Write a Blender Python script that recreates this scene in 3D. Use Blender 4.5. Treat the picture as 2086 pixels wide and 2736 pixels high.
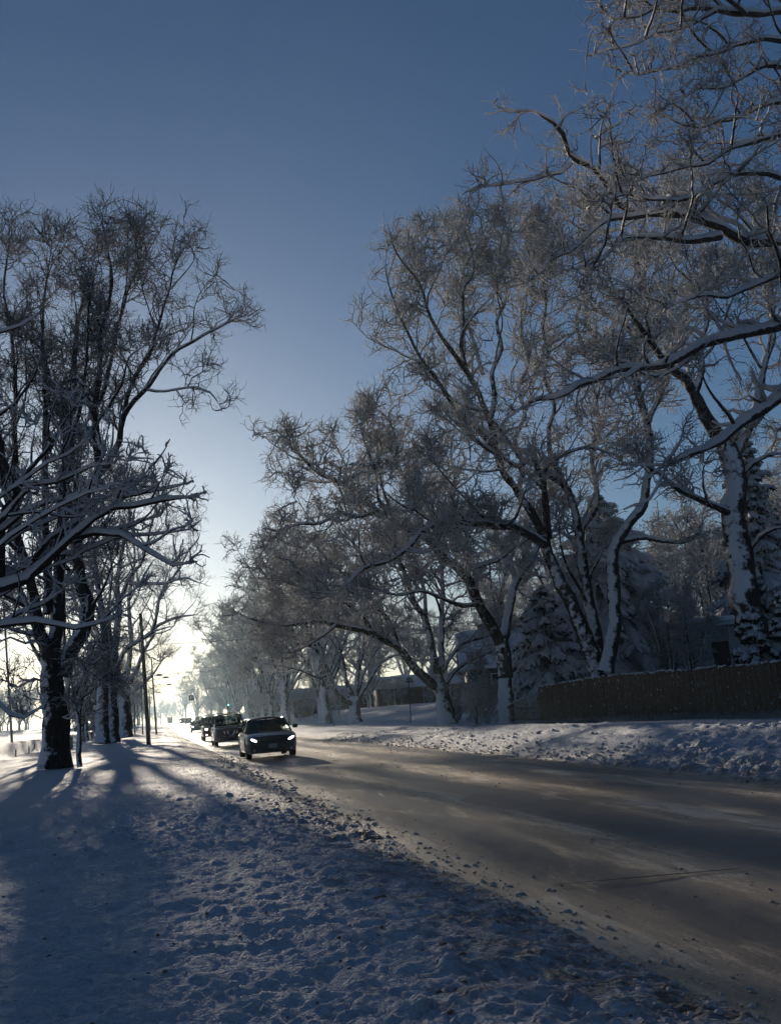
import bpy, bmesh, math, random
import numpy as np
from mathutils import Vector, Matrix
R = math.radians
random.seed(7)
for o in list(bpy.data.objects): bpy.data.objects.remove(o)
SC = bpy.context.scene
COL = SC.collection

# ------------------------------------------------------------------ camera
F, CX, CY, H = 2600., 1043., 1368., 1.60          # focal length and centre in photo pixels, eye height
ROLL, TH, YAW = R(4.5), R(11.212), R(14.094)
cr, sr = math.cos(ROLL), math.sin(ROLL)
cam = bpy.data.cameras.new('camera'); camo = bpy.data.objects.new('camera', cam); COL.objects.link(camo)
cam.sensor_fit = 'VERTICAL'; cam.sensor_height = 36.0; cam.lens = F/2736*36
cam.clip_start = .05; cam.clip_end = 6000
camo.matrix_world = Matrix.Translation((0,0,H)) @ Matrix.Rotation(-YAW,4,'Z') @ Matrix.Rotation(math.pi/2+TH,4,'X') @ Matrix.Rotation(-ROLL,4,'Z')
SC.camera = camo

def ray(px, py):
    u, v = px-CX, -(py-CY)
    u, v = u*cr+v*sr, -u*sr+v*cr
    f = F*math.cos(TH)-v*math.sin(TH); z = F*math.sin(TH)+v*math.cos(TH)
    return np.array((u*math.cos(YAW)+f*math.sin(YAW), -u*math.sin(YAW)+f*math.cos(YAW), z))
def atY(px, py, Y):                                # the point seen at a photo pixel, Y metres down the road
    r = ray(px, py); t = Y/r[1]; return np.array((r[0]*t, Y, H+r[2]*t))
def proj(P):                                       # world points (..,3) -> photo pixels
    x,y,z=P[...,0],P[...,1],P[...,2]-H
    u=x*math.cos(YAW)-y*math.sin(YAW); d=x*math.sin(YAW)+y*math.cos(YAW)
    f=d*math.cos(TH)+z*math.sin(TH); v=-d*math.sin(TH)+z*math.cos(TH); f=np.maximum(f,.1)
    u,v=u/f*F,v/f*F
    u,v=u*cr-v*sr, u*sr+v*cr
    return CX+u, CY-v
def onG(px, py, z=0.):
    r = ray(px, py); t = (z-H)/r[2]; return np.array((r[0]*t, r[1]*t, z))

# ------------------------------------------------------------------ light
SUN_AZ, SUN_EL = -3.1, 9.9                        # degrees: azimuth from +Y towards +X, elevation
W = bpy.data.worlds.new('World'); SC.world = W; W.use_nodes = True
nt = W.node_tree; nt.nodes.clear()
sky = nt.nodes.new('ShaderNodeTexSky'); sky.sky_type = 'NISHITA'; sky.sun_disc = False
sky.sun_elevation = R(SUN_EL); sky.sun_rotation = R(SUN_AZ)
sky.air_density = .98; sky.dust_density = .84; sky.ozone_density = 4.5; sky.altitude = 250
bg = nt.nodes.new('ShaderNodeBackground'); bg.inputs[1].default_value = 0.0505
out = nt.nodes.new('ShaderNodeOutputWorld')
nt.links.new(sky.outputs[0], bg.inputs[0]); nt.links.new(bg.outputs[0], out.inputs[0])
sl = bpy.data.lights.new('sun', 'SUN'); sl.energy = 5.0; sl.angle = R(.55); sl.color = (1, .86, .68)
so = bpy.data.objects.new('sun', sl); COL.objects.link(so)
sd = Vector((math.sin(R(SUN_AZ))*math.cos(R(SUN_EL)), math.cos(R(SUN_AZ))*math.cos(R(SUN_EL)), math.sin(R(SUN_EL))))
so.rotation_euler = sd.to_track_quat('Z', 'Y').to_euler(); so.location = (-20, 60, 60)
SC.view_settings.view_transform = 'Standard'; SC.view_settings.look = 'None'
SC.view_settings.exposure = 0.28; SC.view_settings.gamma = 1
SC.cycles.max_bounces = 5; SC.cycles.diffuse_bounces = 3; SC.cycles.glossy_bounces = 2
SC.cycles.transparent_max_bounces = 12; SC.cycles.volume_bounces = 0
SC.cycles.sample_clamp_indirect = 4; SC.cycles.caustics_reflective = False; SC.cycles.caustics_refractive = False

HAZE = .00036                                      # air density, per metre

# ------------------------------------------------------------------ helpers
def tag(o, label=None, cat=None, group=None, kind=None):
    if label: o['label'] = label
    if cat: o['category'] = cat
    if group: o['group'] = group
    if kind: o['kind'] = kind
    return o
def mesh_np(name, V, Q, mats, parent=None, smooth=True, T=None, matidx=None):
    """link a mesh object from numpy arrays (Q quads, T triangles)"""
    me = bpy.data.meshes.new(name)
    V = np.asarray(V, np.float32).reshape(-1, 3)
    nq = 0 if Q is None else len(Q); ntr = 0 if T is None else len(T)
    me.vertices.add(len(V)); me.vertices.foreach_set('co', V.ravel())
    loops = []
    if nq: loops.append(np.asarray(Q, np.int32).ravel())
    if ntr: loops.append(np.asarray(T, np.int32).ravel())
    L = np.concatenate(loops)
    me.loops.add(len(L)); me.loops.foreach_set('vertex_index', L)
    me.polygons.add(nq+ntr)
    st = np.concatenate([np.arange(nq)*4, nq*4+np.arange(ntr)*3]).astype(np.int32)
    me.polygons.foreach_set('loop_start', st)
    if smooth: me.polygons.foreach_set('use_smooth', np.ones(nq+ntr, bool))
    if not isinstance(mats, (list, tuple)): mats = [mats]
    for m in mats: me.materials.append(m)
    if matidx is not None: me.polygons.foreach_set('material_index', np.asarray(matidx, np.int32))
    me.update(calc_edges=True); me.validate()
    o = bpy.data.objects.new(name, me); COL.objects.link(o)
    if parent: o.parent = parent
    return o
def empty(name, loc=(0,0,0), rz=0.):
    o = bpy.data.objects.new(name, None); COL.objects.link(o); o.empty_display_size = .3
    o.location = tuple(float(c) for c in loc); o.rotation_euler = (0,0,rz); return o
def copy_thing(root, loc, rz=0., sc=1., label=None):
    r = root.copy(); COL.objects.link(r); r.location = tuple(float(c) for c in loc)
    r.rotation_euler = (0,0,rz); r.scale = (sc,sc,sc) if not isinstance(sc, tuple) else sc
    if label: r['label'] = label
    for ch in list(root.children):
        c = ch.copy(); COL.objects.link(c); c.parent = r
        for g in list(ch.children):
            d = g.copy(); COL.objects.link(d); d.parent = c
    return r
class MB:
    def __init__(s): s.v=[]; s.f=[]
    def add(s, vs, fs):
        n=len(s.v); s.v += [tuple(map(float,v)) for v in vs]; s.f += [tuple(i+n for i in f) for f in fs]; return s
    def box(s, c, d, rz=0., rx=0., ry=0.):
        M = Matrix.Rotation(rz,3,'Z')@Matrix.Rotation(ry,3,'Y')@Matrix.Rotation(rx,3,'X')
        vs=[Vector(c)+M@Vector((x*d[0]/2,y*d[1]/2,z*d[2]/2)) for x in(-1,1) for y in(-1,1) for z in(-1,1)]
        return s.add(vs, [(0,1,3,2),(4,6,7,5),(0,4,5,1),(2,3,7,6),(0,2,6,4),(1,5,7,3)])
    def tube(s, pts, r, n=8, cap=True):
        pts=[Vector(tuple(map(float,p))) for p in pts]; rs = r if isinstance(r,(list,tuple)) else [r]*len(pts)
        base=len(s.v); up=None
        for i,p in enumerate(pts):
            t=(pts[min(i+1,len(pts)-1)]-pts[max(i-1,0)]).normalized()
            if up is None: up=t.orthogonal().normalized()
            up=(up-t*up.dot(t)).normalized(); b=t.cross(up)
            for k in range(n):
                a=2*math.pi*k/n; q=p+(up*math.cos(a)+b*math.sin(a))*rs[i]; s.v.append(tuple(q))
        for i in range(len(pts)-1):
            for k in range(n):
                a=base+i*n+k; b_=base+i*n+(k+1)%n; s.f.append((a,b_,b_+n,a+n))
        if cap:
            s.f.append(tuple(base+k for k in range(n))[::-1]); e=base+(len(pts)-1)*n; s.f.append(tuple(e+k for k in range(n)))
        return s
    def build(s, name, mat, parent=None, smooth=False, bevel=0.):
        me=bpy.data.meshes.new(name); me.from_pydata(s.v,[],s.f); me.materials.append(mat)
        bm=bmesh.new(); bm.from_mesh(me); bmesh.ops.recalc_face_normals(bm, faces=bm.faces)
        if bevel: bmesh.ops.bevel(bm, geom=[e for e in bm.edges], offset=bevel, segments=1, affect='EDGES', clamp_overlap=True)
        bm.to_mesh(me); bm.free()
        if smooth: me.polygons.foreach_set('use_smooth',[True]*len(me.polygons))
        me.update(); o=bpy.data.objects.new(name,me); COL.objects.link(o)
        if parent: o.parent=parent
        return o

# ------------------------------------------------------------------ materials
class Mat:
    def __init__(s, name):
        s.m = bpy.data.materials.new(name); s.m.use_nodes=True; s.nt=s.m.node_tree; s.nt.nodes.clear()
        s.out=s.nt.nodes.new('ShaderNodeOutputMaterial')
    def n(s, t, **kw):
        nd=s.nt.nodes.new(t)
        for k,v in kw.items():
            if k.startswith('i_'): nd.inputs[int(k[2:])].default_value=v
            else: setattr(nd,k,v)
        return nd
    def l(s,a,b): s.nt.links.new(a,b)
    def noise(s, scale, detail=4, rough=.55, vec=None, stretch=None):
        tc=s.n('ShaderNodeTexCoord'); v=tc.outputs['Object']
        if stretch:
            mp=s.n('ShaderNodeMapping'); mp.inputs['Scale'].default_value=stretch; s.l(v,mp.inputs[0]); v=mp.outputs[0]
        nz=s.n('ShaderNodeTexNoise'); nz.inputs['Scale'].default_value=scale; nz.inputs['Detail'].default_value=detail; nz.inputs['Roughness'].default_value=rough
        s.l(v,nz.inputs['Vector']); return nz.outputs['Fac']
    def ramp(s, fac, stops):
        r=s.n('ShaderNodeValToRGB'); el=r.color_ramp.elements
        while len(el)<len(stops): el.new(.5)
        for e,(p,c) in zip(el,stops): e.position=p; e.color=c if len(c)==4 else (*c,1)
        s.l(fac,r.inputs[0]); return r.outputs[0]
    def math(s, op, a, b=None, clamp=False):
        m=s.n('ShaderNodeMath', operation=op, use_clamp=clamp)
        for i,x in enumerate((a,b)):
            if x is None: continue
            if isinstance(x,(int,float)): m.inputs[i].default_value=x
            else: s.l(x,m.inputs[i])
        return m.outputs[0]
    def mix(s, fac, a, b):
        m=s.n('ShaderNodeMix', data_type='RGBA')
        for i,x in ((0,fac),(6,a),(7,b)):
            if isinstance(x,(int,float)): m.inputs[i].default_value=x
            elif isinstance(x,tuple): m.inputs[i].default_value=(*x,1) if len(x)==3 else x
            else: s.l(x,m.inputs[i])
        return m.outputs[2]
    def bsdf(s, color, rough=.6, metal=0., bump=None, bdist=.02, bstr=.6, spec=.5, emis=None, estr=0., coat=0., crough=.1):
        p=s.n('ShaderNodeBsdfPrincipled')
        for k,x in (('Base Color',color),('Roughness',rough),('Metallic',metal),('Specular IOR Level',spec),('Coat Weight',coat)):
            if isinstance(x,tuple): p.inputs[k].default_value=(*x,1)
            elif isinstance(x,(int,float)): p.inputs[k].default_value=x
            else: s.l(x,p.inputs[k])
        p.inputs['Coat Roughness'].default_value=crough
        if emis: p.inputs['Emission Color'].default_value=(*emis,1); p.inputs['Emission Strength'].default_value=estr
        if bump is not None:
            b=s.n('ShaderNodeBump'); b.inputs['Strength'].default_value=bstr; b.inputs['Distance'].default_value=bdist
            s.l(bump,b.inputs['Height']); s.l(b.outputs[0],p.inputs['Normal'])
        return p.outputs[0]
    def done(s, sh): s.l(sh,s.out.inputs[0]); return s.m
def simple(name, color, rough=.6, metal=0., var=.25, scale=6., coat=0., spec=.5, bstr=.25):
    m=Mat(name); f=m.noise(scale,5)
    c=m.ramp(f,[(.3,tuple(x*(1-var) for x in color)),(.7,tuple(min(1,x*(1+var)) for x in color))])
    return m.done(m.bsdf(c,rough,metal,bump=f,bdist=.01,bstr=bstr,spec=spec,coat=coat))
SNOWC=(.80,.83,.88)
def bark_snow(name, bark, thr, soft, trans=.0, nscale=3., snow=(.78,.79,.82), upw=.9, wind=(-.86,-.50)):
    """bark with wind-blown snow stuck to the faces turned to the wind and upwards"""
    m=Mat(name); g=m.n('ShaderNodeNewGeometry')
    d=m.n('ShaderNodeVectorMath', operation='DOT_PRODUCT'); m.l(g.outputs['Normal'],d.inputs[0]); d.inputs[1].default_value=(*wind,upw)
    nz=m.noise(nscale,3,.6)
    a=m.math('ADD', d.outputs['Value'], m.math('MULTIPLY', m.math('SUBTRACT',nz,.5), 1.9))
    fac=m.n('ShaderNodeMapRange'); fac.inputs[1].default_value=thr-soft; fac.inputs[2].default_value=thr+soft; m.l(a,fac.inputs[0])
    bn=m.noise(9,4,.7,stretch=(1,1,.18))
    bc=m.ramp(bn,[(.3,tuple(x*.45 for x in bark)),(.7,tuple(x*1.5 for x in bark))])
    col=m.mix(fac.outputs[0],bc,snow)
    sh=m.bsdf(col,.85,bump=bn,bdist=.07,bstr=.9,spec=.2)
    if trans:
        t=m.n('ShaderNodeBsdfTranslucent'); t.inputs[0].default_value=(.82,.82,.83,1)
        mx=m.n('ShaderNodeMixShader'); m.l(m.math('MULTIPLY',fac.outputs[0],trans),mx.inputs[0]); m.l(sh,mx.inputs[1]); m.l(t.outputs[0],mx.inputs[2]); sh=mx.outputs[0]
    return m.done(sh)
M_TRUNK = bark_snow('bark_with_wind_snow',(.055,.044,.037),.58,.14,nscale=3.2,wind=(-.76,-.62))
M_TRUNKM = bark_snow('dark_bark_with_snow_strips',(.052,.042,.035),.80,.14,nscale=3.,wind=(-.72,-.68))
M_TRUNKL = bark_snow('left_row_bark_with_snow',(.050,.041,.035),.62,.20,nscale=2.6)
M_TRUNKDARK = bark_snow('dark_bark_little_snow',(.040,.033,.028),.95,.12)
M_TWIG = bark_snow('frosted_twig',(.066,.054,.048),.04,.40,trans=.55,nscale=1.2,wind=(-.7,-.7))
M_TWIGDARK = bark_snow('dark_twig_with_frost',(.050,.042,.038),.36,.3,trans=.4,nscale=1.2)
def snow_mat(name, col=SNOWC, scale=9., bd=.03, trans=.15):
    m=Mat(name); f=m.noise(scale,6,.65)
    c=m.ramp(f,[(.3,tuple(x*.93 for x in col)),(.7,col)])
    sh=m.bsdf(c,.75,bump=f,bdist=bd,bstr=.8,spec=.25)
    t=m.n('ShaderNodeBsdfTranslucent'); t.inputs[0].default_value=(.85,.83,.82,1)
    mx=m.n('ShaderNodeMixShader'); mx.inputs[0].default_value=trans; m.l(sh,mx.inputs[1]); m.l(t.outputs[0],mx.inputs[2])
    return m.done(mx.outputs[0])
M_SNOW = snow_mat('soft_snow')
M_BRSNOW = snow_mat('branch_snow',(.78,.80,.84),14.,.02,.25)

# ground: snow, with dirt ploughed into it beside the road
m=Mat('ground_snow'); tc=m.n('ShaderNodeTexCoord'); sx=m.n('ShaderNodeSeparateXYZ'); m.l(tc.outputs['Object'],sx.inputs[0]); X=sx.outputs['X']
def band(a,b,c,d):   # 0 before a, 1 between b and c, 0 after d
    r1=m.n('ShaderNodeMapRange'); r1.inputs[1].default_value=a; r1.inputs[2].default_value=b; m.l(X,r1.inputs[0])
    r2=m.n('ShaderNodeMapRange'); r2.inputs[1].default_value=c; r2.inputs[2].default_value=d; r2.inputs[3].default_value=1; r2.inputs[4].default_value=0; m.l(X,r2.inputs[0])
    return m.math('MULTIPLY',r1.outputs[0],r2.outputs[0])
n1=m.noise(1.3,6,.65); n2=m.noise(7,6,.7); n3=m.noise(38,4,.7); n4=m.noise(2.6,5,.75)
near=m.math('MAXIMUM', band(.6,2.5,9.0,11.2), 0.0)
wide=m.math('MAXIMUM', band(-2.2,1.8,9.2,13.), m.math('MULTIPLY',band(-11.5,-10.2,-9.2,-7.4),.55))
dirtn=m.n('ShaderNodeMapRange'); m.l(m.math('ADD',m.math('ADD',m.math('MULTIPLY',n2,.6),m.math('MULTIPLY',n4,.5)),m.math('ADD',m.math('MULTIPLY',near,.15),m.math('MULTIPLY',wide,.09))),dirtn.inputs[0])
dirtn.inputs[1].default_value=.66; dirtn.inputs[2].default_value=.86
dirtf=m.math('MULTIPLY',dirtn.outputs[0],m.math('ADD',m.math('MULTIPLY',near,.55),m.math('ADD',m.math('MULTIPLY',wide,.35),.10)))
snowc=m.ramp(n1,[(.3,(.62,.67,.76)),(.7,(.72,.755,.82))])
gc=m.mix(dirtf,snowc,(.27,.215,.165))
spk=m.n('ShaderNodeMapRange'); spk.inputs[1].default_value=.73; spk.inputs[2].default_value=.80; m.l(m.math('ADD',m.math('MULTIPLY',n3,.75),m.math('MULTIPLY',n2,.25)),spk.inputs[0])
gc=m.mix(m.math('MULTIPLY',spk.outputs[0],.35),gc,(.16,.11,.07))
vo_=m.n('ShaderNodeTexVoronoi'); vo_.inputs['Scale'].default_value=22; vo_.inputs['Randomness'].default_value=1; wn=m.n('ShaderNodeTexNoise'); wn.inputs['Scale'].default_value=6; wa=m.n('ShaderNodeVectorMath',operation='ADD'); m.l(tc.outputs['Object'],wn.inputs['Vector']); m.l(tc.outputs['Object'],wa.inputs[0]); ws_=m.n('ShaderNodeVectorMath',operation='SCALE'); ws_.inputs['Scale'].default_value=.25; m.l(wn.outputs['Color'],ws_.inputs[0]); m.l(ws_.outputs[0],wa.inputs[1]); m.l(wa.outputs[0],vo_.inputs['Vector'])
bmp=m.math('ADD',m.math('ADD',m.math('MULTIPLY',n2,.6),m.math('MULTIPLY',n3,.30)),m.math('MULTIPLY',vo_.outputs['Distance'],-.45))
M_GROUND=m.done(m.bsdf(gc,.72,bump=bmp,bdist=.09,bstr=1.0,spec=.3))

# road: brown slush packed to ice with darker wheel tracks along it
m=Mat('road_slush'); tc=m.n('ShaderNodeTexCoord'); sx=m.n('ShaderNodeSeparateXYZ'); m.l(tc.outputs['Object'],sx.inputs[0]); X0=sx.outputs['X']
wob=m.noise(.12,3,.5); X=m.math('ADD',X0,m.math('MULTIPLY',m.math('SUBTRACT',wob,.5),1.6))
def gauss(c,w):
    d=m.math('DIVIDE',m.math('SUBTRACT',X,c),w); return m.math('EXPONENT' if False else 'POWER',2.718,m.math('MULTIPLY',m.math('MULTIPLY',d,d),-1.))
tr=gauss(3.75,.42)
for c,w in ((5.45,.48),(7.25,.38),(8.75,.34)): tr=m.math('ADD',tr,gauss(c,w))
st1=m.noise(1.,8,.72,stretch=(2.6,.22,1)); st2=m.noise(1.,7,.8,stretch=(11,1.1,1)); bl=m.noise(1.1,8,.75); fine=m.noise(26,6,.8)
val=m.math('ADD',m.math('ADD',m.math('MULTIPLY',tr,-.46),m.math('MULTIPLY',st1,.75)),m.math('ADD',m.math('MULTIPLY',st2,.42),m.math('MULTIPLY',bl,.25)))
val=m.math('ADD',val,m.math('MULTIPLY',m.math('SUBTRACT',fine,.35),.42))
pat=m.noise(1.,7,.7,stretch=(2.4,.38,1)); pf=m.n('ShaderNodeMapRange'); pf.inputs[1].default_value=.50; pf.inputs[2].default_value=.56; m.l(m.math('ADD',m.math('SUBTRACT',pat,m.math('MULTIPLY',tr,.10)),m.math('MULTIPLY',m.math('SUBTRACT',fine,.5),.12)),pf.inputs[0])
val=m.math('ADD',val,m.math('MULTIPLY',m.math('SUBTRACT',pf.outputs[0],.45),.20))
rc=m.ramp(val,[(.30,(.085,.056,.030)),(.54,(.22,.152,.088)),(.74,(.47,.36,.235)),(1.0,(.78,.70,.57))])
rr=m.ramp(val,[(.3,(.36,.36,.36)),(.9,(.62,.62,.62))])
M_ROAD=m.done(m.bsdf(rc,rr,bump=m.math('ADD',m.math('MULTIPLY',val,.7),m.math('MULTIPLY',fine,.25)),bdist=.025,bstr=.8,spec=.5,coat=.55,crough=.38))

# ------------------------------------------------------------------ terrain
rng=np.random.default_rng(3)
def vnoise(x,y,seed):
    """smooth value noise on numpy arrays"""
    xi=np.floor(x).astype(np.int64); yi=np.floor(y).astype(np.int64); xf=x-xi; yf=y-yi
    def h(a,b):
        n=(a*374761393+b*668265263+seed*982451653)&0x7fffffff; n=((n^(n>>13))*1274126177)&0x7fffffff; n=n^(n>>16); return (n&0xffff)/65535.
    u=xf*xf*(3-2*xf); v=yf*yf*(3-2*yf)
    return (h(xi,yi)*(1-u)+h(xi+1,yi)*u)*(1-v)+(h(xi,yi+1)*(1-u)+h(xi+1,yi+1)*u)*v
def fbm(x,y,seed,o=4,g=.5):
    s=0.; a=1.; t=0.
    for k in range(o): s=s+a*vnoise(x*2**k+k*17.3,y*2**k-k*9.1,seed+k); t+=a; a*=g
    return s/t
def sst(a,b,x):
    t=np.clip((x-a)/(b-a),0,1); return t*t*(3-2*t)
def rise(y): return 1.25*float(np.clip((y-140)/190.,0,1)**2*(3-2*np.clip((y-140)/190.,0,1)))
def base_h(x,y):
    x=np.asarray(x,float); y=np.asarray(y,float)
    el=2.80+.10*(fbm(y*.5,x*0+3,11,3)-.5)*2; er=9.25+.22*(fbm(y*.45,x*0+8,12,3)-.5)*2
    L=.15*sst(el+.1,el-1.5,x)+.05*sst(0,-3,x)
    bank=.72*sst(-9.1,-10.3,x)+.16*np.exp(-((x+10.4)/.5)**2)
    field=1.25*sst(-10.5,-60,x)
    mound=.32*np.exp(-((x-12.)/1.5)**2)*sst(62,30,y)
    Rr=.20*sst(er,er+1.3,x)+mound+.12*sst(48,30,y)*sst(10,13,x)
    yard=1.35*sst(20.2,28.,x)+.5*sst(30,70,x)
    z=L+bank+field+Rr+yard
    z=z+.06*(fbm(x*.35,y*.25,5,3)-.5)*sst(.02,.2,z+.01)*2
    inside=sst(el-.12,el+.05,x)*sst(er+.12,er-.05,x)
    return z-.10*inside+1.25*sst(140,330,y)
def ground_z(x,y): return float(base_h(np.array([float(x)]),np.array([float(y)]))[0])

def axis(segs):
    out=[]
    for a,b,st in segs: out.append(np.arange(a,b,st))
    return np.concatenate(out+[np.array([segs[-1][1]])])
xs=np.concatenate([axis([(-900,-120,60),(-120,-40,8),(-40,-13,.9),(-13,-6,.14),(-6,-3,.06),(-3,2.9,.024),(2.9,8.9,.4),(8.9,15.5,.06),(15.5,22,.25),(22,60,1.5),(60,160,10),(160,900,70)])])
ys=[-60,-30,-12,-4,0,1.5,2.6]; y=3.1
while y<62: ys.append(y); y*=1.0052 if y<20 else 1.0075
while y<1800: ys.append(y); y*=1.035
ys=np.array(ys+[2600.])
GX,GY=np.meshgrid(xs,ys)
GZ=base_h(GX,GY)
nx,ny=len(xs),len(ys)
# churned lumps: fine noise plus individually placed clods
churnL=sst(3.0,2.3,GX)*sst(-5.5,1.2,GX); churnR=sst(9.0,9.6,GX)*sst(15.,11.,GX); churnB=sst(-11.5,-10.3,GX)*sst(-8.,-9.2,GX)
churn=np.clip(churnL+churnR+.7*churnB,0,1)
rid=1-np.abs(fbm(GX*2.1,GY*2.1,21,4)-.5)*2
GZ+= (.035*(fbm(GX*1.1,GY*.9,31,4)-.5)+.022*(fbm(GX*4,GY*3.4,33,4,.6)-.5))*(GX<2.8)+churn*(.035*np.abs(fbm(GX*5.3,GY*5.3,27,4,.65)-.5)*2+.085*(fbm(GX*1.5,GY*1.5,22,5,.6)-.5)+.05*(rid-.7)+.03*(fbm(GX*9,GY*9,24,3)-.5))
GZ+= .5*churnR*(.10*(fbm(GX*1.2,GY*1.0,42,5,.62)-.5))
def clods(n, xr, yr, rr, pw, dens):
    for _ in range(n):
        cy=yr[0]+(yr[1]-yr[0])*random.random()**pw; cx=random.uniform(*xr)
        if random.random()>dens(cx,cy): continue
        r=rr[0]+(rr[1]-rr[0])*random.random()**2.5
        i0,i1=np.searchsorted(xs,(cx-r*1.3,cx+r*1.3)); j0,j1=np.searchsorted(ys,(cy-r*1.3,cy+r*1.3))
        if i1-i0<2 or j1-j0<2: continue
        gx=GX[j0:j1,i0:i1]-cx; gy=GY[j0:j1,i0:i1]-cy; a=random.random()*3; sx_=1+.5*random.random()
        u=(gx*math.cos(a)+gy*math.sin(a))*sx_; v=-gx*math.sin(a)+gy*math.cos(a)
        d=(u*u+v*v)/(r*r); GZ[j0:j1,i0:i1]+=np.clip(1-d,0,1)**.8*r*random.uniform(.2,.5)
dl=lambda x,y: min(1,max(.10,(x+3.2)/3.6))
clods(30000,(-3.,2.85),(3.1,15),(.010,.040),1.7,dl)
clods(7000,(-3.,2.75),(12,45),(.03,.09),1.5,dl)
clods(700,(-2.,2.7),(3.1,30),(.04,.09),1.4,lambda x,y:dl(x,y)*.5)
clods(26000,(9.1,15.5),(11,50),(.03,.12),1.4,lambda x,y:min(1,max(.15,(14.5-x)/4)))
clods(1500,(-11,-9),(25,80),(.06,.2),1.3,lambda x,y:.8)
# footprints and soft dents in the smooth snow on the left and the lawn bank
def dents(n,xr,yr,rr,dep):
    for _ in range(n):
        cx=random.uniform(*xr); cy=random.uniform(*yr); r=random.uniform(*rr)
        i0,i1=np.searchsorted(xs,(cx-r*2,cx+r*2)); j0,j1=np.searchsorted(ys,(cy-r*2,cy+r*2))
        if i1-i0<2 or j1-j0<2: continue
        gx=GX[j0:j1,i0:i1]-cx; gy=(GY[j0:j1,i0:i1]-cy)*.7
        GZ[j0:j1,i0:i1]-=dep*np.exp(-(gx*gx+gy*gy)/(r*r))
dents(40,(-5,0),(6,40),(.1,.2),.04); dents(160,(10.5,16.4),(12,50),(.1,.24),.06)
idx=np.arange(nx*ny).reshape(ny,nx)
Q=np.stack([idx[:-1,:-1],idx[:-1,1:],idx[1:,1:],idx[1:,:-1]],-1).reshape(-1,4)
g=mesh_np('ground',np.stack([GX,GY,GZ],-1),Q,M_GROUND); tag(g,'snow covered verge, lawn and fields',kind='structure')
# road sheet
rx=np.arange(2.0,10.01,.08); ry=[-40,-10,2]; y=3.
while y<60: ry.append(y); y*=1.012
while y<1500: ry.append(y); y*=1.05
ry=np.array(ry); RX,RY=np.meshgrid(rx,ry)
RZ=.004*np.ones_like(RX)+.022*(fbm(RX*2.6,RY*.35,51,4)-.5)+.012*(fbm(RX*5,RY*3,52,3)-.5)-.015*(np.exp(-((RX-3.75)/.4)**2)+np.exp(-((RX-5.4)/.45)**2)+np.exp(-((RX-7.2)/.4)**2)+np.exp(-((RX-8.75)/.35)**2))
RZ+=.012*sst(6.1,6.4,RX)*sst(6.9,6.5,RX)+1.25*sst(140,330,RY)
idx=np.arange(RX.size).reshape(RX.shape)
Q=np.stack([idx[:-1,:-1],idx[:-1,1:],idx[1:,1:],idx[1:,:-1]],-1).reshape(-1,4)
o=mesh_np('road',np.stack([RX,RY,RZ],-1),Q,M_ROAD); tag(o,'slushy brown road with wheel tracks',kind='structure')
# expansion joint across the lane, ploughed clean of snow
M_JOINT=simple('wet_joint',(.02,.017,.014),.5)
j=MB(); a=onG(1480,2371); b=onG(1990,2326); n=26
pts=[a+(b-a)*k/n+np.array((0,random.uniform(-.006,.006),0)) for k in range(n+1)]
vs=[];fs=[]
for k,p in enumerate(pts):
    w=.010+.016*math.sin(math.pi*k/n)*random.uniform(.5,1.2); vs+= [(p[0],p[1]-w,.022),(p[0],p[1]+w,.022)]
    if k: fs.append((2*k-2,2*k,2*k+1,2*k-1))
j.add(vs,fs); tag(j.build('pavement_joint',M_JOINT),kind='structure')

# ------------------------------------------------------------------ trees
def norm(a): return a/np.maximum(np.linalg.norm(a,axis=-1,keepdims=True),1e-9)
def tubes(P, Rr, S):
    """P (N,K,3) polylines, Rr (N,K) radii -> vertices, quads"""
    N,K,_=P.shape
    T=np.empty_like(P); T[:,1:-1]=P[:,2:]-P[:,:-2]; T[:,0]=P[:,1]-P[:,0]; T[:,-1]=P[:,-1]-P[:,-2]; T=norm(T)
    ref=np.zeros_like(T); main=norm(P[:,-1]-P[:,0]); ref[:]=np.where(np.abs(main[:,2:3])>.8,np.array([[1.,0,0]]),np.array([[0,0,1.]]))[:,None,:]
    U=norm(ref-T*np.sum(ref*T,-1,keepdims=True)); B=np.cross(T,U)
    a=np.arange(S)*2*np.pi/S
    V=P[:,:,None,:]+(U[:,:,None,:]*np.cos(a)[None,None,:,None]+B[:,:,None,:]*np.sin(a)[None,None,:,None])*Rr[:,:,None,None]
    n=np.arange(N)[:,None,None]*K*S; k=np.arange(K-1)[None,:,None]*S; s0=np.arange(S)[None,None,:]; s1=(s0+1)%S
    Qd=np.stack([n+k+s0,n+k+s1,n+k+S+s1,n+k+S+s0],-1).reshape(-1,4)
    return V.reshape(-1,3),Qd
class Acc:
    def __init__(s): s.V=[];s.Q=[];s.n=0
    def add(s,V,Q): s.V.append(V.astype(np.float32)); s.Q.append((Q+s.n).astype(np.int32)); s.n+=len(V)
    def link(s,name,mat,parent,origin,smooth=True):
        V=np.concatenate(s.V)-np.asarray(origin,np.float32); return mesh_np(name,V,np.concatenate(s.Q),mat,parent,smooth)
def spline(pts, step=.45):
    p=np.asarray(pts,float)
    if len(p)==2: p=np.array([p[0],(p[0]+p[1])/2,p[1]])
    q=np.vstack([2*p[0]-p[1],p,2*p[-1]-p[-2]]); out=[]
    for i in range(1,len(q)-2):
        n=max(1,int(np.linalg.norm(q[i+1]-q[i])/step))
        for k in range(n):
            t=k/n; out.append(.5*((2*q[i])+(q[i+1]-q[i-1])*t+(2*q[i-1]-5*q[i]+4*q[i+1]-q[i+2])*t*t+(-q[i-1]+3*q[i]-3*q[i+1]+q[i+2])*t**3))
    out.append(p[-1]); return np.array(out)
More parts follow.
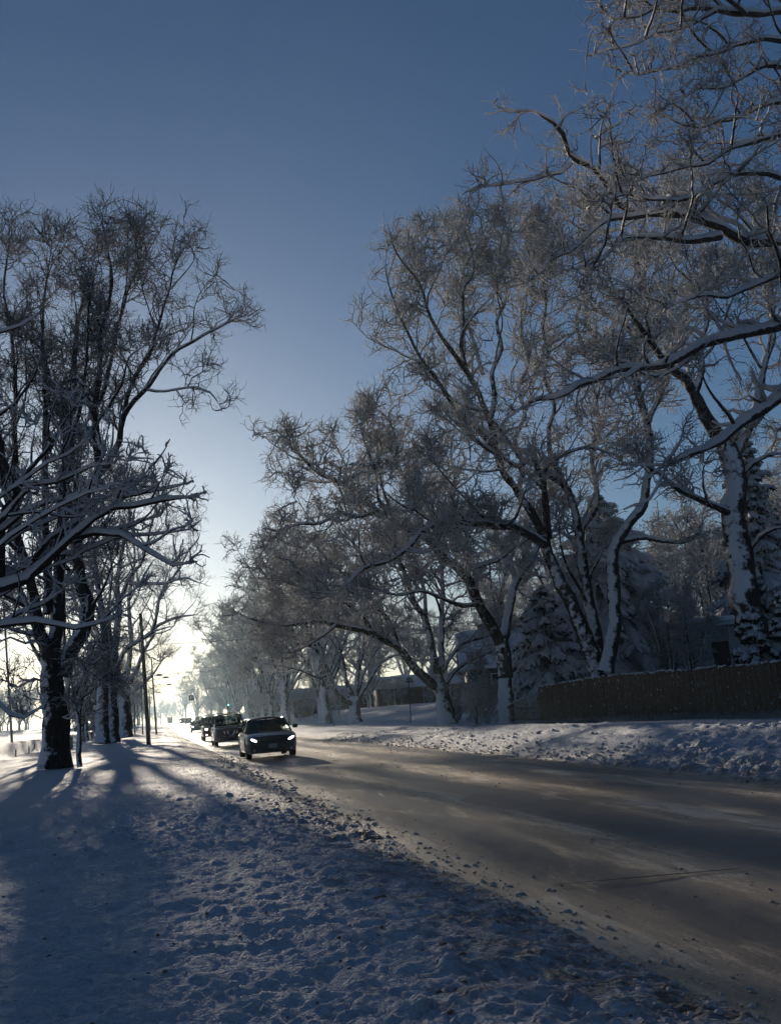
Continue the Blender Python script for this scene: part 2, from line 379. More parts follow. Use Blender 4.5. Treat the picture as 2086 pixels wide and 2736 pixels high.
def grow(rg, P, D, L, K, wob, trop):
    """random-walk polylines: P,D (N,3) roots, L (N,) lengths -> (N,K+1,3)"""
    out=[P]; D=norm(D)
    for k in range(K):
        D=norm(D+wob*rg.normal(size=D.shape)+trop); P=P+D*(L/K)[:,None]; out.append(P)
    return np.stack(out,1)
def sample(rg, PL, per, tmin, ang, K2=None):
    """child roots along polylines PL (N,K,3): returns pos, dir, t"""
    N,K,_=PL.shape
    t=tmin+(1-tmin)*rg.random((N,per)); f=t*(K-1); i=np.minimum(f.astype(int),K-2); w=(f-i)[...,None]
    n=np.arange(N)[:,None]
    A=PL[n,i]; B=PL[n,i+1]; pos=A*(1-w)+B*w; T=norm(B-A)
    rv=norm(rg.normal(size=T.shape)); side=norm(rv-T*np.sum(rv*T,-1,keepdims=True))
    a=np.radians(ang[0]+(ang[1]-ang[0])*rg.random((N,per)))[...,None]
    d=T*np.cos(a)+side*np.sin(a)
    return pos.reshape(-1,3),d.reshape(-1,3),t.reshape(-1)
rgi=np.random.default_rng(8)
def inside(P, poly):
    """which world points fall inside a crown outline given in photo pixels"""
    if poly is None: return np.ones(len(P),bool)
    x,y=proj(P); x=x+rgi.normal(size=len(x))*14; y=y+rgi.normal(size=len(y))*14; c=np.zeros(len(P),bool); n=len(poly)
    for i in range(n):
        (x1,y1),(x2,y2)=poly[i],poly[(i+1)%n]
        if y1==y2: continue
        c^=((y1>y)!=(y2>y))&(x<(x2-x1)*(y-y1)/(y2-y1)+x1)
    return c
def twigs(rg, crown, snow, PL1, r1, p):
    """levels 2..4 on level-1 polylines"""
    up=np.array((0,0,p.get('up',.05)))
    tk=p.get('thick',1.); k=p.get('k',1.)
    P,D,t=sample(rg,PL1,p.get('n2',7),.12,(32,72)); L=p.get('l2',1.5)*(1.1-.65*t)*rg.uniform(.6,1.3,len(t))
    P2=grow(rg,P,D,L,6,.27,up); P2=P2[inside(P2[:,-1],p.get('poly'))]; rr=np.linspace(1,.55,7)[None]*(.017*tk)*rg.uniform(.8,1.25,(len(P2),1)); crown.add(*tubes(P2,rr,4))
    if snow is not None:
        m=rg.random(len(P2))<p.get('snow2',.6); S2=P2[m]; r2=rr[m]; dz=np.zeros_like(S2); dz[...,2]=r2*1.0; snow.add(*tubes(S2+dz,r2*p.get('sfat',1.1),4))
    P,D,t=sample(rg,P2,p.get('n3',6),.1,(38,80)); L=p.get('l3',.65)*(1.05-.5*t)*rg.uniform(.6,1.4,len(t))
    P3=grow(rg,P,D,L,4,.36,up); rr=np.linspace(1,.6,5)[None]*(.0105*tk)*rg.uniform(.8,1.2,(len(P3),1)); crown.add(*tubes(P3,rr,3))
    if p.get('n4',0):
        P,D,t=sample(rg,P3,p['n4'],.15,(38,80)); L=p.get('l4',.3)*rg.uniform(.5,1.4,len(t))
        P4=grow(rg,P,D,L,2,.3,up); rr=np.linspace(1,.6,3)[None]*(.0082*tk)*np.ones((len(P4),1)); crown.add(*tubes(P4,rr,3))
def limb_children(rg, pts, r0, r1, p, ctr):
    """level-1 branches on one limb (M,3) with radius r0->r1"""
    seg=np.linalg.norm(np.diff(pts,axis=0),axis=1); tot=seg.sum(); n=max(2,int(tot*p.get('d1',1.2)))
    t0=p.get('t0',.22)
    t=t0+(1-t0)*rg.random(n)**.85; t[-1]=1.; t[-2]=.97
    f=t*(len(pts)-1); i=np.minimum(f.astype(int),len(pts)-2); w=(f-i)[:,None]; pos=pts[i]*(1-w)+pts[i+1]*w; T=norm(pts[i+1]-pts[i])
    rv=rg.normal(size=T.shape); outw=norm(pos-ctr); rv=norm(rv*.75+outw*.55+np.array((0,0,p.get('upb',.25)))); side=norm(rv-T*np.sum(rv*T,-1,keepdims=True))
    a=np.radians(rg.uniform(32,70,n)); a[-2:]=(.5,.2); a=a[:,None]
    d=T*np.cos(a)+side*np.sin(a)
    L=p.get('l1',3.2)*(1.12-.7*t)*rg.uniform(.55,1.25,n)
    rad=np.clip((r0+(r1-r0)*t)*.5,.02,.075)
    K=8; PL=grow(rg,pos,d,L,K,.23,np.array((0,0,p.get('up1',.06)))+p.get('lean',0)*np.array((1.,0,0)))
    rr=rad[:,None]*np.linspace(1,.32,K+1)[None]
    k_=inside(PL[:,-1],p.get('poly'))
    k_[-2:]=True
    return PL[k_],rr[k_]
def sub_limbs(rg, pts, r0, r1, p, ctr):
    """secondary limbs that carry the crown between the traced ones"""
    seg=np.linalg.norm(np.diff(pts,axis=0),axis=1); tot=seg.sum(); n=int(round(tot*p.get('ds',.3)))
    if n<1: return None,None
    t=p.get('ts',.25)+(1-p.get('ts',.25))*(np.arange(n)+rg.random(n))/n*.98
    f=t*(len(pts)-1); i=np.minimum(f.astype(int),len(pts)-2); w=(f-i)[:,None]; pos=pts[i]*(1-w)+pts[i+1]*w; T=norm(pts[i+1]-pts[i])
    rv=norm(rg.normal(size=T.shape)*.9+norm(pos-ctr)*.6+np.array((0,0,.35))); side=norm(rv-T*np.sum(rv*T,-1,keepdims=True))
    a=np.radians(rg.uniform(28,60,n))[:,None]; d=T*np.cos(a)+side*np.sin(a)
    L=min(p.get('ls',4.),tot*.5)*(1.2-.75*t)*rg.uniform(.7,1.3,n); rad=np.clip((r0+(r1-r0)*t)*.5,.03,.10)
    PL=grow(rg,pos,d,L,12,.11,np.array((0,0,p.get('ups',.05))))
    k_=inside(PL[:,-1],p.get('poly'))&inside(PL[:,6],p.get('poly'))
    if k_.sum()<1: return None,None
    return PL[k_], rad[k_]
def jit(rg, pts, amp):
    n=len(pts); a=rg.normal(size=(n,3))*amp; a[0]=0
    for _ in range(1): a[1:-1]=(a[:-2]+a[1:-1]*2+a[2:])/4
    return pts+a
def make_tree(label, cat, group, limbs, seed, p, origin, matT=None, matC=None, name='tree', roots=True):
    """limbs: list of (points Mx3, r0, r1, bears twigs)"""
    rg=np.random.default_rng(seed); origin=np.asarray(origin,float)
    trunk=Acc(); crown=Acc(); snow=Acc(); ctr=np.mean([l[0].mean(0) for l in limbs],0)*.6+origin*.4
    for pts,r0,r1,bear in limbs:
        q=spline(pts,.35); q=jit(rg,q,.025+.06*min(r0,.3))
        s=np.linspace(0,1,len(q)); rr=r0+(r1-r0)*s**.9; rr=rr*(1+.06*rg.normal(size=len(q)))
        if abs(bear)==1 and bear>0: rr=rr*np.clip((1-s)/.10,.18,1)
        if bear<0:  # trunk with a root flare
            hgt=q[:,2]-q[0,2]; rr=rr*(1+.22*np.exp(-np.clip(hgt,0,9)/.4))
        V,Qd=tubes(q[None],rr[None],14 if r0>.2 else 8)
        if r0>.15: V=V+ (fbm(V[:,0]*5+V[:,1]*3,V[:,2]*1.2,seed,3)-.5)[:,None]*norm(V-np.repeat(q,14 if r0>.2 else 8,0))*r0*.28
        trunk.add(V,Qd)
        T=norm(np.gradient(q,axis=0)); flat=np.sqrt(np.clip(1-T[:,2]**2,0,1)); sm=np.clip((flat-.35)/.5,0,1)
        if sm.max()>.1:
            bump=1+.35*(fbm(np.arange(len(q))*.9+seed,np.zeros(len(q)),seed+5,2)-.5)*2
            hb=p.get('limbsnow',.8)*bump*sm; dz=np.zeros_like(q); dz[:,2]=rr*.55*hb+.02*sm
            snow.add(*tubes((q+dz)[None],(rr*.92*np.clip(hb,.05,1.2)+.02*sm)[None],8))
        bearers=[]
        if bear!=-1:
            bearers.append((q,r0,r1))
            SP,sr_=sub_limbs(rg,q,r0,r1,p,ctr)
            if SP is not None:
                rr2=sr_[:,None]*np.linspace(1,.3,13)[None]; trunk.add(*tubes(SP,rr2,6))
                T=norm(np.gradient(SP,axis=1)); fl=np.clip((np.sqrt(1-np.clip(T[...,2]**2,0,1))-.3)/.5,0,1); dz=np.zeros_like(SP); dz[...,2]=rr2*.6*fl+.01
                snow.add(*tubes(SP+dz,rr2*.95*np.clip(fl,.3,1)+.006,5))
                for k in range(len(SP)): bearers.append((SP[k],sr_[k],sr_[k]*.3))
        for bk,(bq,b0,b1) in enumerate(bearers):
            ln_=np.linalg.norm(np.diff(bq,axis=0),axis=1).sum()
            pp=p if bk==0 else dict(p,t0=.15,l1=p.get('l1',3.2)*min(.8,.25+ln_/6.))
            if bk==0 and ln_<9: pp=dict(p,l1=p.get('l1',3.2)*max(.55,ln_/9.))
            PL,r=limb_children(rg,bq,b0,b1,pp,ctr)
            if not len(PL): continue
            crown.add(*tubes(PL,r,5))
            T=norm(np.gradient(PL,axis=1)); fl=np.clip((np.sqrt(1-np.clip(T[...,2]**2,0,1))-.3)/.5,0,1); dz=np.zeros_like(PL); dz[...,2]=r*.7*fl+.008
            snow.add(*tubes(PL+dz,r*p.get('sfat',1.)*np.clip(fl,.3,1)+.004,5))
            twigs(rg,crown,snow,PL,r,p)
    root=empty(name,origin); tag(root,label,cat,group)
    trunk.link('trunk',matT or M_TRUNK,root,origin); crown.link('crown',matC or M_TWIG,root,origin)
    if snow.n: snow.link('branch_snow',M_BRSNOW,root,origin)
    return root
def Z(ox,oy,sc,*pts): return [(ox+x/sc,oy+y/sc) for x,y in pts]
def grow_out(P,cx,cy,d): return [(x+d*(x-cx)/max(1,math.hypot(x-cx,y-cy)),y+d*(y-cy)/max(1,math.hypot(x-cx,y-cy))) for x,y in P]
def D(*pts): return [(x*2086/1680.,y*2086/1680.) for x,y in pts]
def limb(px, Y0, Y1, r0, r1, bear=1):
    """a limb seen at photo pixels px, its depth running from Y0 to Y1"""
    n=len(px); s=np.linspace(0,1,n)
    return (np.array([atY(x,y,Y0+(Y1-Y0)*t) for (x,y),t in zip(px,s)]), r0, r1, bear)
Zb=lambda *p: Z(0,500,2.4,*p)            # zoom windows the limbs were traced in
Zl=lambda *p: Z(0,1200,2.8,*p)
Zr=lambda *p: Z(500,1200,1680/900,*p)
Zc=lambda *p: Z(1200,900,1680/886,*p)
Zt=lambda *p: Z(1200,0,1680/886,*p)

PL1=D((-300,440),(0,445),(60,452),(130,468),(200,428),(235,425),(300,458),(390,485),(435,515),(462,570),(482,625),(530,655),(545,720),(520,795),(485,885),(400,905),(345,965),(420,1050),(430,1200),(300,1500),(220,1640),(-300,1640))
PRT=D((2300,240),(1500,320),(1280,370),(1130,450),(1000,440),(950,475),(850,495),(795,570),(768,640),(785,690),(748,750),(735,820),(650,842),(620,900),(552,930),(555,975),(600,1030),(560,1090),(590,1130),(545,1190),(555,1290),(470,1310),(440,1420),(420,1600),(2300,1700))
PR6_=D((2400,-500),(1300,-500),(1270,110),(1350,165),(1480,215),(1340,235),(1200,190),(1080,215),(1050,310),(1005,400),(1040,490),(1100,560),(1120,760),(900,800),(800,900),(2400,1300))
PN_=D((-600,600),(150,830),(210,900),(330,985),(400,1030),(435,1070),(375,1110),(430,1210),(400,1270),(300,1330),(260,1420),(-600,1650))
PM_=D((60,950),(300,985),(420,1050),(425,1150),(435,1260),(462,1285),(430,1330),(385,1450),(330,1560),(60,1620))

PL1=grow_out(PL1,250,1200,26); PRT=grow_out(PRT,1500,1400,26); PR6_=grow_out(PR6_,1900,500,20); PN_=grow_out(PN_,100,1450,36); PM_=grow_out(PM_,300,1600,14)
GL='bare frosted trees lining the left side of the road'; GR='bare frosted trees lining the right side of the road'
# --- big left tree
Y=40.5
b=[limb([(150,2052),(152,1960),(148,1860),(140,1780),(135,1740)],Y,Y,.55,.46,-1),
 limb([(140,1790),(125,1735),(105,1690),(95,1620),(82,1560),(62,1500),(40,1400),(15,1300),(0,1180),(-20,1050)],Y,Y-1.5,.27,.05),
 limb([(140,1770),(150,1690),(158,1620),(160,1530),(168,1400),(178,1260),(182,1125),(196,1030),(205,900),(222,800),(250,667)],Y,Y+1,.29,.04),
 limb([(170,1810),(190,1740),(222,1690),(235,1620),(215,1540),(205,1440),(225,1340),(262,1271),(258,1187),(258,1083),(267,1000),(271,896),(292,812),(296,708),(283,646),(271,562)],Y,Y-1.5,.30,.035),
 limb([(262,1275),(292,1233),(317,1175),(333,1112),(400,1029),(458,950),(521,908),(604,867),(660,846)],Y-1,Y-3,.15,.03),
 limb([(333,1112),(354,1021),(400,950),(417,888),(450,783),(471,708),(500,650),(525,625)],Y-1.5,Y-.5,.10,.025),
 limb([(261,1083),(292,992),(308,896),(329,825),(354,750),(400,667),(430,610)],Y-1,Y+2,.11,.025),
 limb([(130,1640),(128,1500),(120,1380),(122,1100),(125,1000),(112,896),(117,812),(129,729),(140,640)],Y,Y+2,.20,.03),
 limb([(60,1500),(45,1380),(37,958),(25,875),(12,771),(20,687),(30,600)],Y-1,Y+1,.15,.03),
 limb([(10,1300),(-30,1150),(-60,1000),(-70,850),(-50,700)],Y-1.5,Y-3,.13,.03),
 limb([(395,1042),(440,1048),(520,1036),(560,1050),(590,1085)],Y-2,Y-3,.05,.02),
 limb([(265,1120),(290,1085),(325,1030),(345,960),(380,930)],Y-1,Y-4,.08,.02),
 limb([(205,1440),(180,1300),(190,1200),(215,1080),(235,930),(240,800),(262,700)],Y,Y-3,.13,.03),
 limb([(95,1640),(50,1610),(10,1590),(-30,1560)],Y,Y-1,.12,.03),
 limb([(215,1650),(260,1600),(290,1540),(300,1480)],Y,Y-2,.08,.02),
 limb([(170,1850),(200,1872),(240,1850),(275,1800)],Y,Y-2,.035,.012),
 limb([(130,1830),(90,1815),(50,1838),(10,1820)],Y,Y-2,.035,.012),
 limb([(150,1905),(185,1922),(205,1895)],Y,Y-1.5,.025,.01),
 limb([(160,1780),(205,1760),(250,1775),(285,1740)],Y,Y-3,.04,.012),
 limb([(120,1700),(70,1720),(30,1705),(-10,1725)],Y,Y-2,.04,.012)]
pL=dict(poly=PL1,ds=.30,ls=3.8,d1=1.7,n2=5,n3=5,n4=1,l1=2.5,l2=1.4,l3=.72,l4=.34,up=.08,up1=.10,thick=1.1,upb=.5,limbsnow=.75,sfat=.8,t0=.12)
make_tree('largest bare tree at left with dark forked trunk and frosted crown','tree',GL,b,11,pL,atY(150,2048,Y),M_TRUNKDARK,M_TWIGDARK,'roadside_tree')
# --- near left tree whose trunk stands just outside the frame; heavy snow on its boughs
Y=21.
tr=np.array([(-4.6,Y,.1),(-4.55,Y,2.),(-4.6,Y,4.),(-4.4,Y,6.),(-4.5,Y+.2,8.),(-4.7,Y,11.)])
q0=atY(-40,1590,Y)
b=[(tr,.38,.10,-1),
 limb([(-150,1660),(-60,1600),(0,1570),(71,1546),(143,1486),(196,1436),(250,1386),(304,1354),(357,1350),(430,1335),(521,1330)],Y,Y-.5,.13,.022),
 limb([(196,1436),(250,1425),(321,1432),(357,1450),(410,1480),(464,1514),(507,1512)],Y,Y-1,.06,.018),
 limb([(304,1354),(330,1330),(370,1320),(410,1313),(450,1305),(496,1293)],Y,Y+.6,.045,.014),
 limb([(330,1330),(345,1310),(400,1250),(385,1215)],Y,Y+.6,.03,.01),
 limb([(0,1565),(3,1480),(3,1410),(10,1360),(43,1318),(71,1261),(125,1200),(180,1110),(232,1050)],Y,Y+.5,.10,.02),
 limb([(43,1318),(20,1250),(0,1160),(-10,1090)],Y,Y-.5,.06,.015),
 limb([(-120,1700),(-40,1690),(0,1675),(100,1668),(200,1682),(260,1668),(290,1655)],Y,Y-1.,.07,.018),
 limb([(0,1673),(50,1640),(120,1610),(165,1585)],Y,Y-.6,.045,.015),
 limb([(71,1546),(90,1500),(140,1440),(200,1400),(260,1340),(330,1310)],Y,Y+.8,.07,.018),
 limb([(3,1420),(60,1370),(120,1340),(180,1330),(260,1300),(340,1290)],Y,Y-.8,.06,.016),
 limb([(-100,1500),(-30,1420),(10,1380),(80,1300),(150,1290),(240,1250),(300,1240)],Y,Y-1.,.07,.018),
 limb([(-130,1300),(-60,1220),(0,1110),(40,1080),(90,1010),(110,960)],Y,Y,.07,.018),
 limb([(-130,1000),(-60,960),(0,890),(60,870),(100,840)],Y,Y,.05,.015),
 limb([(-150,1860),(-60,1870),(0,1885),(25,1915),(62,1924),(90,1905),(108,1890)],Y,Y,.035,.01)]
rgn=random.Random(4)
def bough(y0,y1,xe,amp,dy,r=.05):
    n=8; P_=[]
    for i in range(n): t=i/(n-1); P_.append((-170+(xe+170)*t, y0+(y1-y0)*t**.8+amp*math.sin(t*2.6)+rgn.uniform(-14,14)))
    return limb(P_,Y,Y+dy,r,.014)
for (y0,y1,xe,amp,dy,r) in ((1700,1390,410,-30,1.2,.06),(1620,1290,300,-10,-1.8,.05),(1560,1262,380,20,1.9,.05),(1480,1190,240,-10,-1.2,.045),(1640,1425,500,-40,2.2,.05),(1700,1440,260,20,.7,.045)): b.append(bough(y0,y1,xe,amp,dy,r))
pN=dict(poly=PN_,ds=.5,ls=1.7,d1=1.6,n2=5,n3=3,n4=0,l1=1.25,l2=.6,l3=.28,up=.05,up1=.08,thick=.62,upb=.5,limbsnow=1.3,sfat=1.9,snow2=.9,t0=.15)
make_tree('near tree at left edge reaching in heavily snow-loaded boughs','tree',GL,b,12,pN,(-4.6,Y,ground_z(-4.6,Y)),M_TRUNKDARK,M_TWIGDARK,'roadside_tree')
# --- the twin-stemmed tree behind the big one, with an arm over the verge
Y=92.
b=[limb([(278,1986),(276,1900),(279,1800),(283,1735)],Y,Y,.62,.50,-1),
 limb([(306,1984),(301,1880),(298,1790),(312,1700)],Y,Y,.50,.36,-1),
 limb([(283,1745),(275,1650),(262,1560),(250,1460),(240,1380),(250,1300)],Y,Y-2,.38,.05),
 limb([(298,1790),(312,1700),(318,1610),(314,1560),(330,1450),(345,1380),(352,1290),(350,1235)],Y,Y+2,.36,.05),
 limb([(300,1830),(312,1790),(330,1745),(360,1720),(386,1705),(405,1690),(425,1670),(460,1655),(495,1645),(532,1643)],Y,Y-3,.26,.05),
 limb([(405,1690),(420,1640),(425,1600),(445,1560),(470,1535),(500,1480),(530,1440),(540,1400)],Y-2,Y-4,.16,.04),
 limb([(318,1610),(350,1540),(380,1500),(400,1420),(420,1350),(440,1300)],Y,Y-3,.22,.04),
 limb([(345,1560),(390,1560),(440,1560),(490,1545),(540,1560)],Y-1,Y-5,.15,.04),
 limb([(283,1740),(245,1690),(215,1640),(190,1560),(170,1480)],Y,Y+3,.2,.04),
 limb([(283,1745),(235,1620),(205,1480),(215,1380),(200,1290)],Y,Y+4,.24,.04),
 limb([(283,1745),(265,1640),(225,1560),(150,1480),(110,1400)],Y,Y-4,.2,.04),
 limb([(300,1760),(290,1640),(300,1520),(285,1420),(300,1330)],Y,Y-4,.2,.04),
 limb([(280,1830),(250,1800),(225,1790),(200,1800),(185,1815)],Y,Y-4,.12,.03),
 limb([(300,1850),(330,1800),(350,1790),(375,1800),(395,1820)],Y,Y-4,.13,.03),
 limb([(282,1790),(250,1740),(220,1730),(190,1700),(170,1660)],Y,Y-2,.16,.03),
 limb([(303,1840),(320,1810),(345,1830),(360,1860)],Y,Y-5,.09,.03)]
pM=dict(poly=PM_,ds=.34,ls=5.5,d1=.75,n2=6,n3=5,n4=1,l1=3.8,l2=2.0,l3=1.,up=.06,up1=.06,thick=1.1,upb=.35,t0=.2)
make_tree('forked tree behind the big left trunk reaching one long arm over the verge','tree',GL,b,13,pM,atY(294,1984,Y),M_TRUNKL,None,'roadside_tree')
Y=112.
b=[limb([(338,1970),(336,1930),(334,1880),(333,1840)],Y,Y,.7,.55,-1),
 limb([(333,1845),(310,1780),(295,1700),(270,1600),(240,1500),(200,1430)],Y,Y-2,.34,.05),
 limb([(334,1845),(345,1770),(350,1700),(345,1600),(360,1500),(355,1400),(370,1330)],Y,Y+2,.34,.05),
 limb([(335,1850),(365,1790),(385,1740),(410,1690),(420,1620),(440,1560),(460,1500)],Y,Y-3,.28,.05),
 limb([(335,1860),(300,1820),(260,1800),(220,1790)],Y,Y-3,.2,.05),
 limb([(340,1860),(380,1830),(410,1800),(430,1770),(450,1750)],Y,Y-2,.2,.05)]
make_tree('dark tree next along the left row, beyond the one with the long arm','tree',GL,b,15,pM,atY(338,1968,Y),M_TRUNKL,None,'roadside_tree')
# --- slim young tree
Y=39.
b=[limb([(214,2050),(214,1990),(212,1930),(208,1905)],Y,Y,.10,.075,-1),
 limb([(210,1915),(200,1880),(196,1850),(190,1820),(180,1790)],Y,Y,.05,.02),
 limb([(212,1920),(218,1885),(222,1850),(232,1815),(238,1790)],Y,Y,.05,.02),
 limb([(222,1850),(245,1830),(262,1815)],Y,Y,.03,.015)]
make_tree('slim young tree with pale trunk just right of the big dark trunk','tree',GL,b,14,dict(ds=0,d1=3,n2=5,n3=4,n4=0,l1=.9,l2=.5,l3=.3,thick=.7,t0=.2,sfat=.9),atY(214,2048,Y),None,None,'young_tree')

# --- right side row
Y=50.
b=[limb([(1352,1940),(1351,1880),(1349,1800),(1343,1745),(1337,1700)],Y,Y,.40,.37,-1),
 limb([(1336,1715),(1322,1688),(1277,1612),(1250,1548),(1196,1495),(1127,1430),(1040,1392),(1003,1366),(971,1323),(918,1296),(860,1270),(790,1205),(750,1165)],Y,Y-6,.33,.05),
 limb([(1338,1720),(1352,1675),(1364,1600),(1385,1545),(1420,1500),(1440,1455),(1455,1400),(1480,1330)],Y,Y+3,.30,.06),
 limb([(1250,1521),(1330,1495),(1365,1470),(1400,1446),(1430,1420)],Y-2,Y-4,.16,.04),
 limb([(1215,1468),(1207,1414),(1200,1370),(1215,1290),(1205,1210),(1215,1130)],Y-2,Y-1,.14,.04),
 limb([(1127,1430),(1120,1380),(1090,1300),(1060,1230),(1050,1150),(1010,1080)],Y-3,Y-4,.13,.03),
 limb([(1040,1392),(1010,1330),(1005,1262),(980,1195),(960,1140)],Y-4,Y-6,.09,.03),
 limb([(1003,1366),(950,1380),(900,1372),(850,1400),(790,1402),(740,1430)],Y-4,Y-8,.10,.03),
 limb([(1196,1495),(1170,1400),(1130,1340),(1110,1270),(1090,1180)],Y-2,Y+1,.12,.03),
 limb([(1277,1612),(1235,1620),(1180,1600),(1120,1580),(1060,1590),(1000,1570)],Y-1,Y-6,.12,.03)]
pR=dict(poly=PRT,ds=.42,ls=4.8,d1=1.6,n2=5,n3=5,n4=1,l1=2.6,l2=1.45,l3=.75,l4=.36,up=.04,up1=.03,thick=1.6,upb=.2,sfat=1.05,t0=.15)
t_=make_tree('Y-forked tree at the short picket end of the fence, dark bark below its fork','tree',GR,b,21,pR,atY(1352,1932,Y),None,None,'roadside_tree')
q=spline([atY(*c,Y)-atY(1352,1932,Y) for c in ((1350,1812),(1348,1790),(1344,1750),(1340,1728))],.12); n=len(q); rr_=.415+.0*np.arange(n); rr_[0]=.385; rr_[-1]=.37
V,Qd=tubes(q[None],rr_[None],20); mesh_np('bare_bark',V,Qd,M_TRUNKDARK,t_)
Y=60.
b=[limb([(1196,1936),(1186,1880),(1170,1825),(1160,1780)],Y,Y,.55,.44,-1),
 limb([(1168,1840),(1143,1821),(1068,1736),(998,1698),(961,1682),(896,1671),(832,1660),(768,1671),(693,1660),(640,1645)],Y,Y-5,.30,.05),
 limb([(1068,1736),(1036,1655),(982,1590),(930,1545),(880,1500),(830,1440),(790,1400)],Y-1,Y-3,.17,.04),
 limb([(1160,1780),(1159,1762),(1137,1655),(1105,1612),(1078,1521),(1036,1478),(1010,1440),(980,1380)],Y,Y-2,.28,.05),
 limb([(1137,1645),(1132,1575),(1116,1520),(1110,1457),(1130,1400),(1120,1330)],Y,Y+1,.15,.04),
 limb([(1176,1800),(1178,1762),(1180,1655),(1180,1489),(1168,1414),(1180,1340)],Y,Y+1,.24,.05),
 limb([(1188,1830),(1207,1800),(1250,1768),(1290,1750),(1320,1735)],Y,Y+3,.17,.05),
 limb([(1185,1790),(1215,1740),(1245,1715),(1300,1700),(1340,1680)],Y,Y+2,.15,.05),
 limb([(896,1671),(860,1700),(830,1720),(790,1740),(760,1745)],Y-3,Y-6,.10,.03),
 limb([(998,1698),(960,1640),(900,1600),(840,1580),(780,1560),(730,1550)],Y-1,Y-5,.14,.03)]
pR2=dict(pR,l1=2.9,l2=1.7,l3=.9,n4=1,thick=1.75,d1=1.3)
make_tree('leaning pale-trunked tree in front of the porch house with a long low arm','tree',GR,b,22,pR2,atY(1196,1932,Y),None,None,'roadside_tree')
Y=89.
b=[limb([(949,1932),(947,1895),(950,1860)],Y,Y,.62,.5,-1),
 limb([(946,1885),(915,1868),(895,1840),(870,1775),(835,1730),(790,1715),(740,1700)],Y,Y-5,.25,.05),
 limb([(948,1870),(925,1820),(915,1760),(890,1690),(850,1620)],Y,Y-2,.24,.05),
 limb([(950,1865),(955,1800),(968,1740),(972,1670),(965,1590)],Y,Y,.26,.05),
 limb([(955,1870),(985,1820),(1015,1775),(1060,1750),(1100,1745)],Y,Y+2,.22,.05),
 limb([(952,1860),(975,1790),(1010,1730),(1050,1700)],Y,Y+2,.20,.05),
 limb([(880,1800),(850,1810),(800,1790),(760,1780),(700,1770)],Y-1,Y-6,.14,.04)]
pR3=dict(poly=PRT,ds=.25,ls=5.,d1=.65,n2=6,n3=6,n4=0,l1=4.0,l2=2.0,l3=.95,up=.04,up1=.06,thick=2.1,upb=.3,t0=.18)
make_tree('low-forking tree with many spreading stems left of the street name sign','tree',GR,b,23,pR3,atY(949,1930,Y),None,None,'roadside_tree')
# --- multi-stemmed tree behind the fence
Y=44.
b=[limb(Zc((760,1800),(740,1680),(700,1560),(650,1430),(600,1320),(560,1250),(505,1100),(475,1010)),Y,Y,.46,.27,-1),
 limb(Zc((475,1010),(450,950),(390,850),(280,700),(235,570),(205,430),(150,290),(100,200),(60,50),(70,-60))+Zt((70,1480),(125,1380),(105,1240),(65,1120),(45,1050)),Y,Y-4,.24,.03),
 limb(Zc((235,570),(150,470),(60,400),(0,320),(-90,180),(-170,60))+[(1075,860),(1050,790),(1030,720),(1035,660)],Y-1,Y-4,.14,.025),
 limb(Zc((205,430),(230,300),(215,180),(260,60),(240,-80),(290,-200))+[(1340,700),(1362,630),(1330,565)],Y-2,Y-3,.14,.025),
 limb(Zc((490,1060),(440,1030),(370,985),(300,955),(150,930),(0,930))+Zr((1580,390),(1440,360),(1300,365),(1190,400),(1120,470),(1000,560),(880,600),(800,670),(720,720)),Y,Y-12,.21,.05),
 limb(Zc((500,1020),(490,900),(480,800),(465,700),(420,620),(350,660),(260,610),(180,560),(100,480)),Y,Y-5,.20,.04),
 limb(Zc((470,710),(500,650),(570,600),(700,560),(800,590),(880,610)),Y-1,Y-4,.13,.03),
 limb(Zc((770,1700),(735,1500),(700,1280),(665,1080),(640,930),(615,830),(585,750),(500,700)),Y+1,Y+1,.38,.16,-2),
 limb(Zc((665,1040),(680,950),(740,860),(745,760),(720,620),(760,480),(740,330),(790,200),(770,50)),Y+1,Y+3,.19,.04),
 limb(Zc((585,750),(520,620),(500,480),(530,350),(480,200),(500,80),(470,-60),(490,-180))+[(1445,710),(1480,630),(1465,570)],Y+1,Y,.15,.025),
 limb(Zc((790,1700),(815,1560),(835,1450),(830,1330),(828,1200),(830,1080),(850,1020)),Y-1,Y-1,.34,.30,-1),
 limb(Zc((840,1050),(900,950),(980,850),(1000,700),(1015,600),(1010,500),(990,400),(955,280),(930,160),(960,20),(940,-120),(970,-260))+[(1695,660),(1725,570),(1700,500)],Y-1,Y-2,.27,.03),
 limb(Zc((860,1040),(960,1022),(1080,1035),(1180,1045),(1245,1010),(1275,950),(1280,880)),Y-1,Y-2,.14,.04),
 limb(Zc((1010,430),(1050,330),(1110,200),(1100,60),(1150,-80))+[(1795,740),(1835,620),(1810,510)],Y-1,Y+1,.13,.025),
 limb(Zc((390,850),(350,790),(370,650),(330,520),(380,400),(350,260),(400,120),(360,-30),(390,-160))+[(1395,700),(1425,610)],Y-1,Y+2,.15,.025),
 limb([(1254,1005),(1200,930),(1150,850),(1120,760),(1060,680),(1040,600)],Y-2,Y-5,.13,.025),
 limb([(1290,1000),(1260,900),(1225,790),(1240,700),(1200,600)],Y-2,Y,.10,.02),
 limb([(1560,950),(1540,850),(1570,740),(1540,640),(1570,560)],Y,Y+2,.12,.02)]
pR4=dict(poly=PRT,ds=.46,ls=4.4,d1=1.6,n2=5,n3=4,n4=1,l1=2.6,l2=1.45,l3=.75,l4=.36,up=.06,up1=.06,thick=1.45,upb=.4,sfat=1.0,t0=.3)
